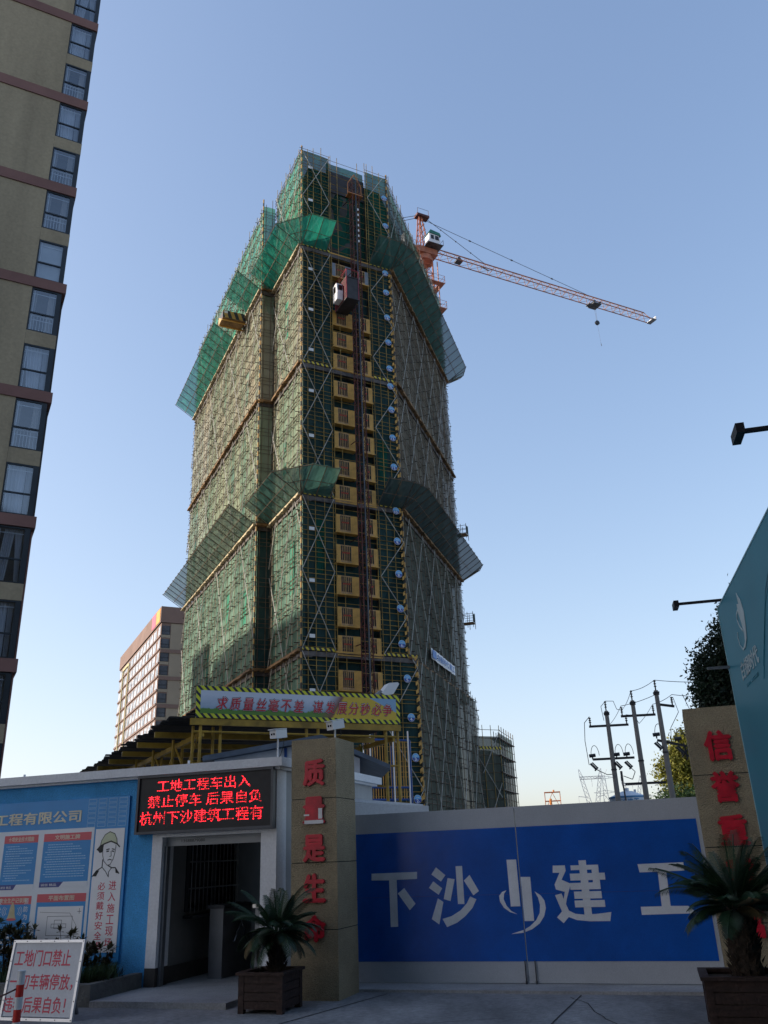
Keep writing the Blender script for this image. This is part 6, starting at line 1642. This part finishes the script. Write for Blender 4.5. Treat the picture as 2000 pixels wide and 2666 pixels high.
tree(tb, cl(tb, [(-.85, 0, 4.05, .6), (-1.05, 0, 4.0, .5), (-1.0, 0, 4.7, .42), (-.9, .1, 5.2, .4), (-.35, 0, 4.3, .85), (-.6, .2, 4.85, .7), (-.55, 0, 5.5, .6), (.2, -.1, 5.3, .9), (-.2, 0, 6.0, .6), (.3, 0, 6.2, .7), (.15, .1, 6.7, .45), (.55, 0, 7.05, .4), (.9, .2, 5.0, 1.0), (1.2, 0, 6.2, .9), (.6, 0, 4.0, .9), (1.4, .2, 4.2, .9)]), 3.2, 'leaf_dark', 'dark evergreen tree rising behind the right pillar and teal billboard', .088, 6500, .15)
tl = polar(18.35, 60)
tree(tl, cl(tl, [(0, 0, 6.6, 1.2), (-.9, 0, 6.0, 1.0), (.3, .2, 7.5, 1.0), (1.0, 0, 6.6, 1.3), (-.2, 0, 5.0, 1.1), (.9, 0, 5.0, 1.3), (.9, .3, 8.0, .8), (1.8, .5, 7.2, 1.2), (2.0, 0, 5.5, 1.3), (-.5, 0, 3.6, 1.2), (1.2, 0, 3.4, 1.4)]), 2.6, 'leaf_olive', 'sunlit yellow green tree behind the right utility pole', .2, 2300, .22)
tb2 = polar(17.4, 50)
tree(tb2, cl(tb2, [(0, 0, 3.6, .9), (-.7, .1, 3.2, .7), (.9, 0, 3.5, .9), (1.8, 0, 3.6, .9), (2.6, 0, 3.4, .8), (-1.2, 0, 2.6, .6)]), 1.8, 'leaf_green', 'low bushy green tree just above the gate top by the right pole', .17, 1900, .15)

# ================================================================== BILLBOARD
mat('teal_print', (0.015, 0.20, 0.29), 0.45, vary=0.05, scale=.5, fine=(60, .05))
mat('teal_edge', (0.30, 0.52, 0.58), 0.5, vary=0.08); mat('swoosh_white', (0.42, 0.52, 0.55), 0.5); mat('teal_light', (0.025, 0.225, 0.315), 0.5)
mat('arm_black', (0.02, 0.02, 0.025), 0.5, 0.3)
bf = Fr(V3(3.81, 9.46), 192.4, 282.4)        # s runs towards the road, face looks left
t = thing('billboard', 'huge teal advertising billboard with white swoosh at the right picture edge', 'billboard', tuple(bf.o))
BH = 4.10
m = MB(); m.box(bf, 0.0, 6.6, -.10, 0, .1, BH); m.build('printed_face', 'teal_print', t)
m = MB(); m.box(bf, -.02, .0, -.12, .004, .1, BH); m.box(bf, -.02, 6.6, -.12, .004, BH, BH + .015); m.build('edge', 'teal_edge', t)
m = MB()
for s in (.6, 3.2, 6.0): m.tube(bf.pt(s, -.25, 0), bf.pt(s, -.25, BH - .2), .07, 8)
for z in (.8, 2.3, 3.8): m.bar(bf.pt(.1, -.16, z), bf.pt(6.5, -.16, z), .06, .06)
m.build('rear_frame', 'steel_grey', t)
def pr(pts): return pts
m = MB()
m.poly(bf, [(1.23, 3.95), (1.36, 3.84), (1.42, 3.7), (1.38, 3.57), (1.31, 3.46), (1.17, 3.4), (1.04, 3.4), (0.96, 3.43), (1.1, 3.42), (1.2, 3.45), (1.23, 3.52), (1.21, 3.64), (1.15, 3.76), (1.16, 3.85), (1.25, 3.82)], .001, .006)
m.stroke(bf, [(1.13, 3.79), (1.04, 3.77), (1.01, 3.72), (1.07, 3.64), (1.18, 3.57)], .02, .001, .005)
m.stroke(bf, [(1.04, 3.4), (0.9, 3.48), (0.87, 3.56), (0.9, 3.61)], .012, .001, .0055)
m.build('swoosh', 'swoosh_white', t)
m = MB(); m.text('白银时代', bf, .70, 1.66, 3.15, 3.33, .001, .006, bold=.015); m.build('name_lettering', 'swoosh_white', t)
m = MB(); m.text('SINCE', bf, .82, 1.5, 3.06, 3.09, .001, .005, bold=.0); m.build('small_lettering', 'teal_light', t)
m = MB(); m.stroke(bf, [(1.7, 3.0), (2.3, 3.5), (3.3, 3.9)], .02, .001, .004); m.stroke(bf, [(1.8, 3.1), (2.5, 3.62), (3.4, 3.95)], .015, .004, .006); m.build('backdrop_lines', 'teal_light', t)
m = MB(); m.box(bf, .02, 1.6, .0, .012, 0.1, .25); m.build('bottom_trim', 'teal_edge', t)
def lamp_arm(s, z, L, label, hd=True, mt='arm_black'):
    t_ = thing('billboard_lamp', label, 'lamp', tuple(bf.pt(s, 0, z)), 'lamp arms reaching out from the billboard')
    o = MB(); o.bar(bf.pt(s, -.08, z), bf.pt(s, L, z), .028, .028); o.build('arm', mt, t_)
    if hd:
        o = MB(); o.box(bf, s - .10, s + .10, L - .02, L + .035, z - .05, z + .02); o.build('lamp_head', mt, t_)
lamp_arm(.12, 4.175, .46, 'black lamp arm sticking out from the far top corner of the billboard')
lamp_arm(4.58, 4.165, .42, 'nearer black lamp arm at the right picture edge above the billboard')
lamp_arm(.06, 3.42, .24, 'pale bracket stub poking out from the billboard far edge before the tree', False, 'steel_grey')
